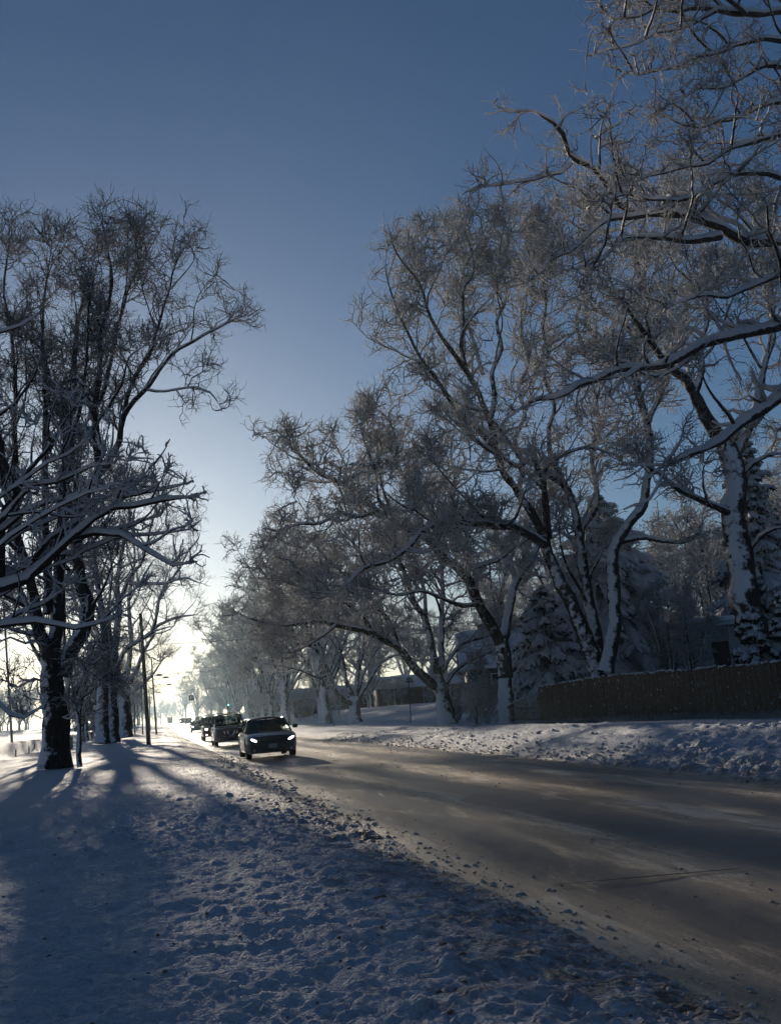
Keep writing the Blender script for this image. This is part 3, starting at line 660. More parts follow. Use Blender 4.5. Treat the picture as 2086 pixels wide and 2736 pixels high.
make_tree('tall multi-stemmed tree rising behind the wooden fence, its stems crossing','tree',GR,b,24,pR4,(*atY(1615,1830,Y)[:2],ground_z(*atY(1615,1830,Y)[:2])),M_TRUNKM,None,'roadside_tree')
# --- thick trunk at right, behind the fence
Y=36.
b=[limb(Zc((1600,1780),(1585,1640),(1540,1500),(1500,1350),(1480,1200),(1460,1050),(1440,900),(1455,760),(1430,640),(1385,540)),Y,Y,.72,.42,-1),
 limb(Zc((1385,540),(1330,450),(1290,400),(1240,280),(1200,220),(1120,170),(1040,60),(960,-60),(880,-160),(800,-240)),Y,Y-4,.33,.05),
 limb(Zc((1240,280),(1280,150),(1270,50),(1310,-100),(1290,-230),(1330,-380)),Y-1,Y,.2,.04),
 limb(Zc((1420,900),(1350,860),(1250,820),(1150,770),(1060,690),(980,640)),Y,Y-3,.17,.04),
 limb(Zc((1440,640),(1500,500),(1560,330),(1590,150),(1640,0),(1620,-160))+[(2060,690),(2035,560),(2060,450)],Y,Y+2,.22,.03),
 limb(Zc((1460,720),(1540,640),(1620,600),(1700,590)),Y,Y-2,.12,.04),
 limb(Zc((1500,1100),(1570,1020),(1640,980),(1720,960)),Y,Y-2,.12,.04),
 limb(Zc((1120,170),(1060,200),(980,190),(900,140),(820,120)),Y-2,Y-5,.1,.03)]
pR5=dict(pR4)
make_tree('thickest pale trunk behind the fence near the right edge','tree',GR,b,25,pR5,(*atY(2065,1830,Y)[:2],ground_z(*atY(2065,1830,Y)[:2])),M_TRUNKM,None,'roadside_tree')
# --- nearest right tree, trunk outside the frame, its limbs hang over the top right of the picture
Y=19.
bx,by=17.6,Y+1; 
b=[(np.array([(bx,by,0),(bx+.1,by,2.5),(bx,by,5),(bx-.1,by,8),(bx+.1,by,11),(bx,by,14.5)]),.48,.2,-1),
 limb(Zc((1980,150),(1840,220),(1680,290),(1590,370),(1500,435),(1380,535),(1290,575),(1200,605),(1120,640),(1060,650)),by,Y-1,.20,.045),
 limb(Zc((1090,645),(1130,590),(1170,520),(1185,470)),Y-1,Y-1,.035,.015),
 limb(Zc((1100,650),(1060,750),(1020,820),(970,850)),Y-1,Y-1.5,.035,.012),
 limb(Zc((2000,-150),(1750,-80),(1560,-30),(1340,20),(1200,85),(1050,150),(950,165),(860,165),(740,215),(650,240),(530,300),(400,340),(300,410)),by,Y-4,.16,.02),
 limb(Zc((950,165),(880,210),(830,270),(790,320)),Y-2,Y-3,.04,.015),
 limb(Zt((1950,1240),(1680,1230),(1500,1230),(1420,1190),(1370,1150),(1200,1090),(1000,1090),(850,1040),(800,960),(720,860),(650,825),(610,790),(570,680),(520,620),(440,570),(320,580)),by,Y-3,.17,.014),
 limb(Zt((620,830),(560,880),(500,890),(430,915),(350,922),(250,935),(165,940)),Y-2.4,Y-4,.03,.01),
 limb(Zt((720,850),(715,740),(725,640),(705,520),(700,475)),Y-2,Y-2,.028,.01),
 limb(Zt((740,700),(800,660),(870,620),(870,570),(915,545)),Y-2,Y-2,.02,.009),
 limb(Zt((1000,1090),(900,1110),(800,1110),(700,1180),(600,1290),(500,1320),(430,1420)),Y-1.5,Y-4,.06,.015),
 limb(Zt((1370,1200),(1200,1220),(1050,1205),(900,1205),(850,1230),(780,1310),(650,1350)),Y-1,Y-4,.08,.015),
 limb(Zt((1950,20),(1680,60),(1500,72),(1350,50),(1250,42),(1150,55),(1050,50),(950,85),(840,100),(780,70)),by,Y-3,.11,.012),
 limb(Zt((1350,55),(1250,110),(1150,150),(1060,165),(950,215),(850,245),(720,282)),Y-.5,Y-3,.05,.01),
 limb(Zt((1950,300),(1750,230),(1600,200),(1450,230),(1350,270),(1250,290),(1150,330),(1050,345),(950,375),(860,360)),by,Y-3,.08,.012),
 limb(Zt((1950,480),(1700,345),(1550,350),(1450,420),(1350,450),(1250,450),(1180,500),(1130,520)),by,Y-2,.08,.012),
 limb(Zt((1950,600),(1700,520),(1580,540),(1450,600),(1300,640),(1180,640),(1060,570)),by,Y-2,.08,.012),
 limb(Zt((1950,760),(1700,680),(1550,720),(1450,740),(1300,830),(1150,860),(1000,900),(850,960)),by,Y-2,.09,.012),
 limb(Zt((1950,1000),(1700,900),(1500,880),(1350,920),(1200,1010),(1050,1020),(900,990),(700,1050)),by,Y-3,.09,.012),
 limb(Zt((1500,72),(1420,0),(1300,-80),(1150,-120),(950,-90)),Y,Y-3,.06,.012),
 limb(Zt((1950,1450),(1700,1400),(1550,1440),(1400,1500),(1250,1500),(1100,1560)),by,Y-3,.09,.015)]
pR6=dict(poly=PR6_,ds=.40,ls=2.6,ts=.1,d1=1.9,n2=5,n3=4,n4=0,l1=1.45,l2=.7,l3=.36,up=.02,up1=.02,thick=.62,upb=.1,sfat=1.1,t0=.05,limbsnow=1.)
make_tree('nearest right-hand tree whose snowy limbs hang into the top right corner','tree',GR,b,26,pR6,(bx,by,ground_z(bx,by)),None,None,'roadside_tree')

# ------------------------------------------------------------------ background trees from a few shared shapes
def generic(seed, hgt, spread, nl, fork, r0, lean=0.):
    rg=np.random.default_rng(seed); L=[]
    top=np.array((lean*.3,0,fork)); L.append((np.array([(0,0,-.3),(0.,0,fork*.5),top]),r0,r0*.8,-1))
    for k in range(nl):
        a=2*np.pi*(k+rg.uniform(-.3,.3))/nl; e=rg.uniform(.35,1.)*spread; z=hgt*rg.uniform(.72,1.)*(1.05-.3*e/spread)
        ex,ey=e*np.cos(a)+lean,e*np.sin(a); pts=[top-np.array((0,0,.3*rg.random()))]
        for t in (.2,.45,.7,1.):
            pts.append(np.array((ex*t**rg.uniform(.8,1.3)+rg.normal()*.35,ey*t**rg.uniform(.8,1.3)+rg.normal()*.35,fork+(z-fork)*t**.85)))
        L.append((np.array(pts),r0*rg.uniform(.38,.6),.05,1))
    return L
pG=dict(ds=.28,ls=4.6,d1=.62,n2=5,n3=5,n4=0,l1=3.4,l2=1.8,l3=.9,up=.04,up1=.05,thick=2.1,upb=.3,t0=.2,sfat=1.)
protos=[]
for k,(sd_,h_,sp_,nl,fk,r_) in enumerate(((41,19,8.,7,3.2,.42),(42,17,8.5,6,2.4,.38),(43,21,7.,8,4.,.45),(44,13,5.5,6,1.6,.26))):
    protos.append((generic(sd_,h_,sp_,nl,fk,r_),h_))
PR=[]
def place(kind, x, y, rz, sc, label, group):
    z=ground_z(x,y)-.05
    if len(PR)<=kind or PR[kind] is None:
        while len(PR)<=kind: PR.append(None)
        t=make_tree(label,'tree',group,protos[kind][0],50+kind,pG,(0,0,0),None,None,'background_tree')
        PR[kind]=t; t.location=(x,y,z); t.rotation_euler=(0,0,rz); t.scale=(sc,sc,sc); return t
    t=copy_thing(PR[kind],(x,y,z),rz,sc,label); t['group']=group; return t
rg=random.Random(5)
gr_='hazy bare trees receding down the right side of the road'; gl_='hazy bare trees receding down the left side of the road'
ordn=['first','second','third','fourth','fifth','sixth','seventh','eighth','ninth','tenth','eleventh','twelfth','thirteenth','fourteenth','fifteenth']
yr=[104,113,124,137,151,166,184,205,230,260,300,350,410,490,600]
for i,y_ in enumerate(yr):
    place([0,1,2][i%3],rg.uniform(15.5,18.5),y_,rg.uniform(0,6),rg.uniform(1.1,1.3),'frosted tree in the right-hand row, %s beyond the low-forking tree counting away'%ordn[i],gr_)
yl=[124,133,145,160,178,200,228,262,305,360,430,520]
for i,y_ in enumerate(yl):
    place([1,0,2][i%3],rg.uniform(-8.8,-6.4),y_,rg.uniform(0,6),rg.uniform(.70,.80)+(.1 if y_>200 else 0),'dark hazy tree in the left-hand row, %s beyond the tree with the long arm'%ordn[i],gl_)
# the woodland behind the houses and the fence
place(1,-5.9,67,1.0,.86,'dark crown added behind the largest left tree to shade the verge, its trunk hidden by that trunk',gl_)  # extra tree put in to throw shade on the near verge
gw='frosted woodland trees behind the houses and the fence'
k=0
for (x_,y_) in [(46,80),(43,58),(43,72),(34,92),(41,99),(44,116),(50,84),(47,60),(53,66),(38,120),(48,112),(57,96),(62,76),(30,134),(41,141),(52,134),(34,160),(28,178),(44,165),(58,120),(66,100),(40,50),(47,46),(54,52),(60,58),(36,200),(28,215),(48,190),(30,250),(40,240),(60,160),(26,290),(34,330),(70,140),(44,38),(52,42)]:
    x_+=rg.uniform(-2,2); y_+=rg.uniform(-2,2); a=math.degrees(math.atan2(x_,y_))
    w_='beyond the far end of the porch house' if a<14 else ('between the two roofs' if a<18 else ('behind the gabled roof' if a<23 else ('behind the large spruce' if a<30 else 'behind the thick right trunk')))
    d_='nearer' if y_<70 else ('middle-distance' if y_<130 else 'far')
    place([0,3,1,2][k%4],x_,y_,rg.uniform(0,6),rg.uniform(.8,1.1)*(1.15 if k%4==1 else 1),'%s frosted woodland tree %s'%(d_,w_),gw); k+=1
# far trees beyond the field at left and at the end of the road
gf='distant hazy trees along the horizon'
for i in range(30):
    y_=rg.uniform(250,420); a=math.radians(rg.uniform(-9.0,-1.2)); x_=math.tan(a)*y_
    place(3,x_,y_,rg.uniform(0,6),rg.uniform(.7,1.05),'low distant tree on the horizon beyond the snowy field at left',gf)
for i in range(16):
    y_=rg.uniform(760,1000); a=math.radians(-1.6+3.0*i/15); x_=math.tan(a)*y_
    place([0,3,1][i%3],x_,y_,rg.uniform(0,6),rg.uniform(.9,1.3),'far hazy tree at the vanishing point of the road',gf)
gb='low frosted shrubs and young trees screening the far houses'
for i,(px_,y_) in enumerate(((690,150),(730,172),(770,158),(800,142),(835,150),(870,136),(905,128),(925,150),(985,128),(1040,132),(700,200),(760,205),(1180,120),(1075,134))):
    t_=atY(px_,1900,y_); place(3,t_[0],y_,rg.uniform(0,6),rg.uniform(.28,.5),'low frosted shrub %s screening the far houses'%('on the left' if px_<800 else ('in the middle' if px_<950 else 'on the right')),gb)
# unseen trees added behind the camera, blocking sky light from the ground
for i,(x_,y_) in enumerate(((-6.5,1),(-5.5,-17),(-6.,-36),(19,-4),(18,-24),(6.,-34))):
    place([0,2,1][i%3],x_,y_,rg.uniform(0,6),rg.uniform(.95,1.1),'unseen tree added behind the camera to block sky light','unseen sky-blocking trees added behind the camera')
gv='hazy undergrowth trees filling the avenue below the crowns'
for i in range(30):
    y_=rg.uniform(210,460); place(3,rg.uniform(17,24)+.03*y_*rg.random(),y_,rg.uniform(0,6),rg.uniform(.6,1.0),'hazy undergrowth tree filling the gaps under the far right-hand row',gv)
for i in range(14):
    y_=rg.uniform(140,300); place(3,rg.uniform(-13,-8.),y_,rg.uniform(0,6),rg.uniform(.35,.6),'small dark undergrowth tree between the trunks of the far left-hand row',gv)
# saplings and bushes by the house lawn
sap=dict(ds=0,d1=4,n2=5,n3=5,n4=0,l1=1.1,l2=.55,l3=.3,thick=.9,t0=.15,sfat=1.2)
def bush(px,Y_,hgt,n,label,name='frosted_bush',spr=.5,seed=1,cat='bush',group=None):
    b0=atY(px,1900,Y_); x_=b0[0]; z_=ground_z(x_,Y_); rg2=np.random.default_rng(seed); L=[]
    for k in range(n):
        a=rg2.uniform(0,6.28); e=spr*hgt*rg2.uniform(.2,.9); h_=hgt*rg2.uniform(.6,1)
        L.append((np.array([(x_,Y_,z_-.1),(x_+.4*e*math.cos(a),Y_+.4*e*math.sin(a),z_+h_*.45),(x_+e*math.cos(a),Y_+e*math.sin(a),z_+h_)]),.03+.01*hgt,.012,1))
    return make_tree(label,cat,group,L,seed,sap,(x_,Y_,z_),None,None,name)
bush(1272,50,1.5,6,'small frosted bush on the snowy bank left of the picket fence end',seed=61)
bush(1316,62,4.2,3,'slender sapling with flat snowy twigs in front of the gabled house','sapling',.35,seed=62,cat='tree')
bush(1225,66,2.6,8,'bush of snowy twigs beside the leaning tree trunk',spr=.7,seed=63)
bush(1150,132,1.4,8,'low shrub against the porch house wall',seed=64,spr=.8)
bush(1862,45,5.,10,'tall sunlit frosted shrub left of the pale shed behind the fence',seed=66,spr=.45)
bush(1800,48,6.,9,'tall frosted shrub between the large spruce and the pale shed',seed=67,spr=.5)
bush(1300,58,2.4,7,'frosted hedge bush behind the dark fork of the tree',seed=68,spr=.7)

# ------------------------------------------------------------------ snow-laden evergreens
M_NEEDLE=simple('dark_green_needles',(.022,.038,.026),.7,var=.5,scale=3)
def spruce(label, px, Y_, hgt, rb, seed, group=None, nb=11, dz=.42):
    rg=np.random.default_rng(seed); x_=atY(px,1850,Y_)[0]; z_=ground_z(x_,Y_); o=np.array((x_,Y_,z_))
    root=empty('snowy_spruce',o); tag(root,label,'tree',group)
    a=Acc(); q=np.array([(0,0,-.2),(0,0,hgt*.5),(0,0,hgt)],float); a.add(*tubes(spline(q,1.)[None],np.linspace(.035*hgt*.6,.02,len(spline(q,1.)))[None],8)); a.link('trunk',M_TRUNKDARK,root,(0,0,0))
    P=[];Dr=[];L=[]
    z=.5
    while z<hgt*.98:
        f=1-z/hgt; n=max(4,int(nb*(f**.5)))
        for k in range(n):
            t=rg.uniform(0,6.28); P.append((0,0,z+rg.uniform(-.2,.2))); s_=-.18-.25*f+.5*(1-f); Dr.append((math.cos(t),math.sin(t),s_)); L.append(rb*f**.85*rg.uniform(.75,1.15)+.15)
        z+=dz*(.6+.6*f)
    P=np.array(P);Dr=np.array(Dr);L=np.array(L)
    B=grow(rg,P,Dr,L,8,.05,np.array((0,0,-.045)))
    fo=Acc(); sn=Acc()
    fo.add(*tubes(B,np.linspace(.035,.012,9)[None]*np.ones((len(B),1)),4))
    prof=np.array([.25,.55,.8,1,1.,1.,.9,.65,.25])
    r=(.10+.045*L)[:,None]*prof[None]*rg.uniform(.75,1.3,(len(B),9)); up=np.zeros_like(B); up[...,2]=r*.55
    sn.add(*tubes(B+up,r,7))
    C,Dc,t=sample(rg,B,19,.12,(35,65)); Dc[:,2]=Dc[:,2]*.25-.28; Lc=np.repeat(L,19)*(.34-.22*t)*rg.uniform(.7,1.3,len(t))+.1
    S=grow(rg,C,Dc,Lc,4,.08,np.array((0,0,-.09)))
    r=(.07+.11*Lc)[:,None]*np.array([.6,1,1,.8,.3])[None]*rg.uniform(.6,1.3,(len(S),5)); up=np.zeros_like(S); up[...,2]=r*.6
    m=rg.random(len(S))<.88; sn.add(*tubes((S+up)[m],r[m],5))
    # needle sprays hanging from every branchlet
    A,Da,t=sample(rg,S,7,0,(30,80)); Da[:,2]-=.55; Da=norm(Da); n=len(A)
    w=norm(np.cross(Da,rg.normal(size=Da.shape)))*(.02+.025*rg.random(n))[:,None]; ln=(.09+.13*rg.random(n))[:,None]
    V=np.stack([A-w,A+w,A+Da*ln+w*.5,A+Da*ln-w*.5],1).reshape(-1,3); Qd=np.arange(n*4).reshape(-1,4); fo.add(V,Qd)
    fo.link('foliage',M_NEEDLE,root,(0,0,0)); sn.link('bough_snow',M_BRSNOW,root,(0,0,0))
    return root
spruce('largest snow-laden spruce behind the crossing stems of the multi-stemmed tree',1655,58,12.6,8.2,71)
spruce('smaller drooping spruce just left of the crossing stems, white to the ground',1475,55,7.6,3.9,72,nb=12)
spruce('tall snowy spruce at the right edge beyond the thick trunk',2075,47,14.,3.6,73)
spruce('round snow-covered evergreen shrub at the foot of the thick right trunk',2030,33.,3.4,1.15,74,dz=.3)
spruce('second round evergreen shrub at the right edge behind the fence',2135,32.,3.7,1.4,75,dz=.3)

# ------------------------------------------------------------------ wooden fence
M_WOOD=Mat('weathered_fence_wood'); m=M_WOOD
bn=m.noise(5,5,.6,stretch=(9,9,.5)); sp=m.noise(8.,4,.75,stretch=(2.2,2.2,.7)); big=m.noise(.5,2)
bc=m.ramp(bn,[(.25,(.06,.042,.027)),(.55,(.15,.108,.070)),(.8,(.27,.205,.145))])
f=m.n('ShaderNodeMapRange'); f.inputs[1].default_value=.62; f.inputs[2].default_value=.65; m.l(m.math('ADD',m.math('MULTIPLY',sp,.9),m.math('MULTIPLY',big,.12)),f.inputs[0])
M_WOOD=m.done(m.bsdf(m.mix(f.outputs[0],bc,(.75,.77,.8)),.85,bump=m.math('ADD',bn,m.math('MULTIPLY',f.outputs[0],1.2)),bdist=.02,bstr=.8,spec=.2))
def fence_pt(px,py,z): return onG(px,py,z)
fa=onG(1448,1937,.22); fb=onG(2086,1912,.36); dr=norm(fb-fa); fb2=fb+dr*9; fb2[2]=.3
froot=empty('wooden_fence',(fa[0],fa[1],0)); tag(froot,'tall dark brown stockade fence spotted with snow, running to the right edge','fence')
lenF=np.linalg.norm((fb2-fa)[:2]); d2=(fb2-fa)[:2]/lenF; nrm=np.array((-d2[1],d2[0])); ang=math.atan2(d2[1],d2[0])
mb=MB(); cap=MB(); rgf=random.Random(9)
s_=0.; top0=1.72
while s_<lenF:
    w=rgf.uniform(.07,.10); c=fa[:2]+d2*(s_+w/2)-fa[:2]; h_=top0+.06*math.sin(s_*.35)+rgf.uniform(-.035,.035)+.03*s_/lenF; zb=ground_z(*(fa[:2]+d2*s_))-.15
    of=rgf.uniform(-.01,.01); b0=len(mb.v)
    for (u,hh) in ((-w*.47,h_-.05),(0,h_+.02),(w*.47,h_-.05)):
        pass
    P2=[]
    for v in (-.012,.012):
        for (u,zz) in ((-w*.46,zb),(w*.46,zb),(w*.46,zb+.15+h_-.06),(w*.1,zb+.15+h_),(-w*.1,zb+.15+h_),(-w*.46,zb+.15+h_-.06)):
            q=c+d2*u+nrm*(v+of); P2.append((q[0],q[1],zz))
    mb.add(P2,[(0,1,2,3,4,5),(11,10,9,8,7,6)]+[(i,6+i,6+(i+1)%6,(i+1)%6) for i in range(6)])
    if rgf.random()<.62: 
        q=c+nrm*of; hh=rgf.uniform(.02,.05); cap.box((q[0],q[1],zb+.15+h_+hh*.3),(w*1.25,.045+hh*.5,hh),ang,rgf.uniform(-.3,.3),rgf.uniform(-.2,.2))
    for _ in range(rgf.choice((0,0,0,1))):    # snow clinging to the boards
        q=c-nrm*(.03*np.sign(nrm[1]*1.)); cap.box((q[0],q[1],zb+.15+h_*rgf.random()),(w*.4*rgf.uniform(.4,1.1),.05,rgf.uniform(.02,.09)),ang,0,rgf.uniform(-.3,.3))
    s_+=w+.004
bd=mb.build('boards',M_WOOD,froot)
tag(cap.build('snow_patches',M_SNOW,froot,smooth=False,bevel=.008),kind='stuff')
rl=MB()
for zz in (.45,1.35):
    mid=d2*lenF/2+nrm*.05; rl.box((mid[0],mid[1],.2+zz),(lenF,.04,.09),ang)
rl.build('rail',M_WOOD,froot)
s_=0
while s_<lenF:
    c=d2*s_+nrm*.12; o=MB().box((c[0],c[1],.85),(.1,.1,1.8),ang).build('post',M_WOOD,froot); s_+=2.4
# short pickets stepping down at the left end
pa=onG(1356,1934,.17); pd=(pa-fa)[:2]; pl=np.linalg.norm(pd); pd=pd/pl; pn=np.array((-pd[1],pd[0])); an2=math.atan2(pd[1],pd[0])
pr_=empty('picket_fence',(fa[0],fa[1],0)); tag(pr_,'short run of frosted pickets stepping down to the tree at the fence end','fence')
mb=MB(); cap=MB(); n=24
for i in range(n):
    s_=.12+(pl-.15)*i/(n-1); c=pd*s_; z0=ground_z(*(fa[:2]+c))-.1; h_=1.66-(1.66-.98)*(i/(n-1))**.8+rgf.uniform(-.02,.02); w=.075; P2=[]
    for v in(-.011,.011):
        for (u,zz) in ((-w/2,z0),(w/2,z0),(w/2,z0+h_-.05),(0,z0+h_+.03),(-w/2,z0+h_-.05)):
            q=c+pd*u+pn*v; P2.append((q[0],q[1],zz))
    mb.add(P2,[(0,1,2,3,4),(9,8,7,6,5)]+[(k,5+k,5+(k+1)%5,(k+1)%5) for k in range(5)])
    cap.box((c[0],c[1],z0+h_+.02),(.05,.06,.05),an2)
mb.build('pickets',M_WOOD,pr_); cap.build('snow_cap',M_SNOW,pr_,bevel=.008)
rl=MB()
for zz in (.35,.85): c=pd*pl/2; rl.box((c[0],c[1]+.04,.12+zz),(pl,.035,.07),an2)
rl.build('rail',M_WOOD,pr_)

# ------------------------------------------------------------------ houses
m=Mat('red_brick'); br=m.n('ShaderNodeTexBrick'); br.inputs['Scale'].default_value=4.; br.inputs['Color1'].default_value=(.075,.030,.021,1); br.inputs['Color2'].default_value=(.10,.042,.028,1); br.inputs['Mortar'].default_value=(.10,.085,.075,1); br.inputs['Mortar Size'].default_value=.012
tc=m.n('ShaderNodeTexCoord'); mp=m.n('ShaderNodeMapping'); mp.inputs['Rotation'].default_value=(math.pi/2,0,0); m.l(tc.outputs['Object'],mp.inputs[0]); m.l(mp.outputs[0],br.inputs[0])
M_BRICK=m.done(m.bsdf(br.outputs[0],.85,bump=br.outputs[1],bdist=.005))
M_WHITEP=simple('white_trim',(.55,.56,.58),.55,var=.08); M_PANE=simple('dark_window',(.03,.04,.055),.08,var=.2,spec=.8,bstr=0)
M_TEAL=simple('blue_green_siding',(.035,.075,.085),.7); M_BROWN=simple('brown_gable',(.055,.036,.026),.8); M_PALE=simple('pale_wall',(.30,.30,.31),.8)
def rooff(root,w,d,z0,rise,over,axis='x',th=.22,name='roof',mat=None):
    """gable roof, ridge along x, with a thick quilt of snow; root local coordinates, front at -y"""
    W_=w/2+over; D_=d/2+over; mb=MB(); prof=[(-D_,z0),(0,z0+rise),(D_,z0)]
    vs=[]
    for x in(-W_,W_):
        for (y,z) in prof: vs.append((x,y,z))
        for (y,z) in prof: vs.append((x,y,z-.14))
    mb.add(vs,[(0,6,7,1),(1,7,8,2),(3,4,10,9),(4,5,11,10),(0,3,9,6),(2,8,11,5),(0,1,4,3),(1,2,5,4),(6,9,10,7),(7,10,11,8)])
    r=mb.build(name,mat or M_WHITEP,root)
    n=24; V=[];k=0; sn=MB(); g_=[]
    for i in range(n+1):
        x=-W_-.04+(2*W_+.08)*i/n
        for j in range(13):
            y=-D_-.06+(2*D_+.12)*j/12; zz=z0+rise*(1-abs(y)/D_); e=min(1,min(i,n-i)/1.2,min(j,12-j)/1.)
            V.append((x,y,zz+.02+th*(.35+.65*e)+.05*math.sin(i*1.3+j)*e))
    fs=[(a*13+b,a*13+b+1,(a+1)*13+b+1,(a+1)*13+b) for a in range(n) for b in range(12)]
    nb_=len(V)
    for i in range(n+1):
        for j in (0,12):
            y=-D_-.06+(2*D_+.12)*j/12; V.append((-W_-.04+(2*W_+.08)*i/n,y,z0+rise*(1-abs(y)/D_)+.01))
    for i in range(n):
        fs.append((i*13,(i+1)*13,nb_+2*(i+1),nb_+2*i)); fs.append((i*13+12,nb_+2*i+1,nb_+2*i+3,(i+1)*13+12))
    sn.add(V,fs); s=sn.build('roof_snow',M_SNOW,r,smooth=True); return r
def window(root,x,y,z,w,h,shut=False):
    f=MB(); t=.07
    f.box((x,y,z+h/2-t/2),(w,.08,t)).box((x,y,z-h/2+t/2),(w+.1,.12,t)).box((x-w/2+t/2,y,z),(t,.08,h-2*t)).box((x+w/2-t/2,y,z),(t,.08,h-2*t)).box((x,y,z),(.03,.05,h-2*t))
    fr=f.build('window',M_WHITEP,root); MB().box((x,y+.02,z),(w-2*t,.02,h-2*t)).build('pane',M_PANE,fr); return fr
def wallbox(root,w,d,h,mat,rise=0,base=-.6):
    mb=MB(); W_=w/2;D_=d/2; vs=[(-W_,-D_,base),(W_,-D_,base),(W_,D_,base),(-W_,D_,base),(-W_,-D_,h),(W_,-D_,h),(W_,D_,h),(-W_,D_,h)]
    fs=[(0,1,5,4),(2,3,7,6)]
    if rise: vs+=[(-W_,0,h+rise),(W_,0,h+rise)]; fs+=[(1,2,6,9,5),(3,0,4,8,7)]
    else: fs+=[(1,2,6,5),(3,0,4,7),(4,5,6,7)]
    return mb.add(vs,fs).build('wall',mat,root)
# brick house with porch
Yh=138.; hx=atY(1015,1890,Yh)[0]; hz=ground_z(hx+6,Yh)
h=empty('brick_house',(hx+8.2,Yh+3,hz),R(-9)); tag(h,'low red brick house with a white-posted porch and snow-covered roof','house')
wallbox(h,16,8,2.55,M_BRICK,1.35); rooff(h,16,8+2.2,2.45,1.5,.5,th=.3)
for x in (-7.9,-5.5,-1.3,1.2,4.5): MB().box((x,-4.9,1.1),(.14,.14,2.8)).build('porch_post',M_WHITEP,h)
MB().box((0,-4.9,2.42),(16.4,.16,.2)).build('porch_beam',M_WHITEP,h)
window(h,-6.6,-4.03,1.35,.8,1.4); window(h,-.1,-4.03,1.45,1.3,1.2); window(h,4.,-4.03,1.4,1.6,1.3)
dm=MB().box((2.2,-4.03,1.0),(.95,.06,2.1)).build('door',M_WHITEP,h); MB().box((2.55,-4.09,1.0),(.04,.05,.12)).build('handle',simple('brass',(.3,.22,.1),.3,.8),dm)
# gabled house
Yh=84.; hx=atY(1345,1890,Yh)[0]; hz=ground_z(hx,Yh)
h=empty('gabled_house',(hx+4.6,Yh,hz),R(-16)); tag(h,'gabled house with a broad snowy roof and blue-green wall behind the forked tree','house')
wallbox(h,15,9,2.6,M_TEAL,3.3); rooff(h,15,9,2.55,3.4,.6,th=.32,mat=M_BROWN)
window(h,-4.8,-4.53,1.5,1.3,1.2); window(h,-1.5,-4.53,1.5,1.0,1.2); window(h,2.2,-4.53,1.5,1.6,1.2)
g2=MB(); 
g2.add([(3.2,-7.2,-.6),(6.8,-7.2,-.6),(6.8,-4.5,-.6),(3.2,-4.5,-.6),(3.2,-7.2,2.4),(6.8,-7.2,2.4),(6.8,-4.5,2.4),(3.2,-4.5,2.4),(5.,-7.2,4.2),(5.,-4.5,4.2)],[(0,1,5,8,4),(1,2,6,5),(3,0,4,7)]); g2.build('porch_gable',M_BROWN,h)
sn=MB(); 
for s in(-1,1): sn.box((5+s*1.05,-6.,3.4),(2.9,3.1,.2),0,0,s*.79)
sn.build('gable_snow',M_SNOW,h,bevel=.05)
dm=MB().box((5.,-7.23,.95),(.95,.06,2.05)).build('door',M_WHITEP,h); MB().box((5.38,-7.28,.95),(.04,.05,.12)).build('handle',M_WHITEP,dm)
MB().box((-5.6,1.2,5.6),(.9,.9,2.4)).build('chimney',M_BRICK,h)
# pale shed behind the fence
Yh=46.; hx=atY(1945,1760,Yh)[0]; hz=ground_z(hx,Yh)
h=empty('garden_shed',(hx,Yh,hz),R(-28)); tag(h,'pale shed with a thick snow slab on its flat roof beyond the fence','shed')
wallbox(h,2.5,2.4,2.75,M_PALE,0); 
fl=MB().box((-.1,-.1,2.84),(3.2,3.0,.14)).build('roof',M_WHITEP,h); MB().box((-.1,-.1,3.07),(3.3,3.1,.30)).build('roof_snow',M_SNOW,fl,bevel=.09,smooth=True)
for x in (-1.2,.1): MB().box((x,-1.45,1.2),(.1,.1,3.1)).build('post',M_PALE,h)
dm=MB().box((-.4,-1.22,1.0),(.8,.05,1.9)).build('door',M_BROWN,h); MB().box((-.1,-1.26,1.),(.04,.04,.1)).build('handle',M_WHITEP,dm)
# far brick house left of the low tree
Yh=165.; hx=atY(905,1900,Yh)[0]; hz=ground_z(hx,Yh)
h=empty('far_brick_house',(hx,Yh,hz-.2),R(-8)); tag(h,'distant low brick house partly hidden by the low-forking tree','house')
wallbox(h,15,8,2.4,M_BRICK,1.4); rooff(h,15,8,2.35,1.5,.5,th=.3); window(h,-5,-4.03,1.4,1.4,1.2); window(h,0,-4.03,1.4,1.6,1.2); window(h,4.6,-4.03,1.4,1.2,1.2)
Yh=215.; hx=atY(765,1905,Yh)[0]; hz=ground_z(hx,Yh)
h=empty('far_white_roofed_house',(hx+3,Yh+20,hz),R(-5)); tag(h,'most distant house, brown wall under a snow-white roof beyond the tree trunks','house')
wallbox(h,18,8,2.6,M_BROWN,1.8); rooff(h,18,8,2.55,1.9,.5,th=.3); window(h,-4,-4.03,1.5,1.6,1.2); window(h,3,-4.03,1.5,1.6,1.2)

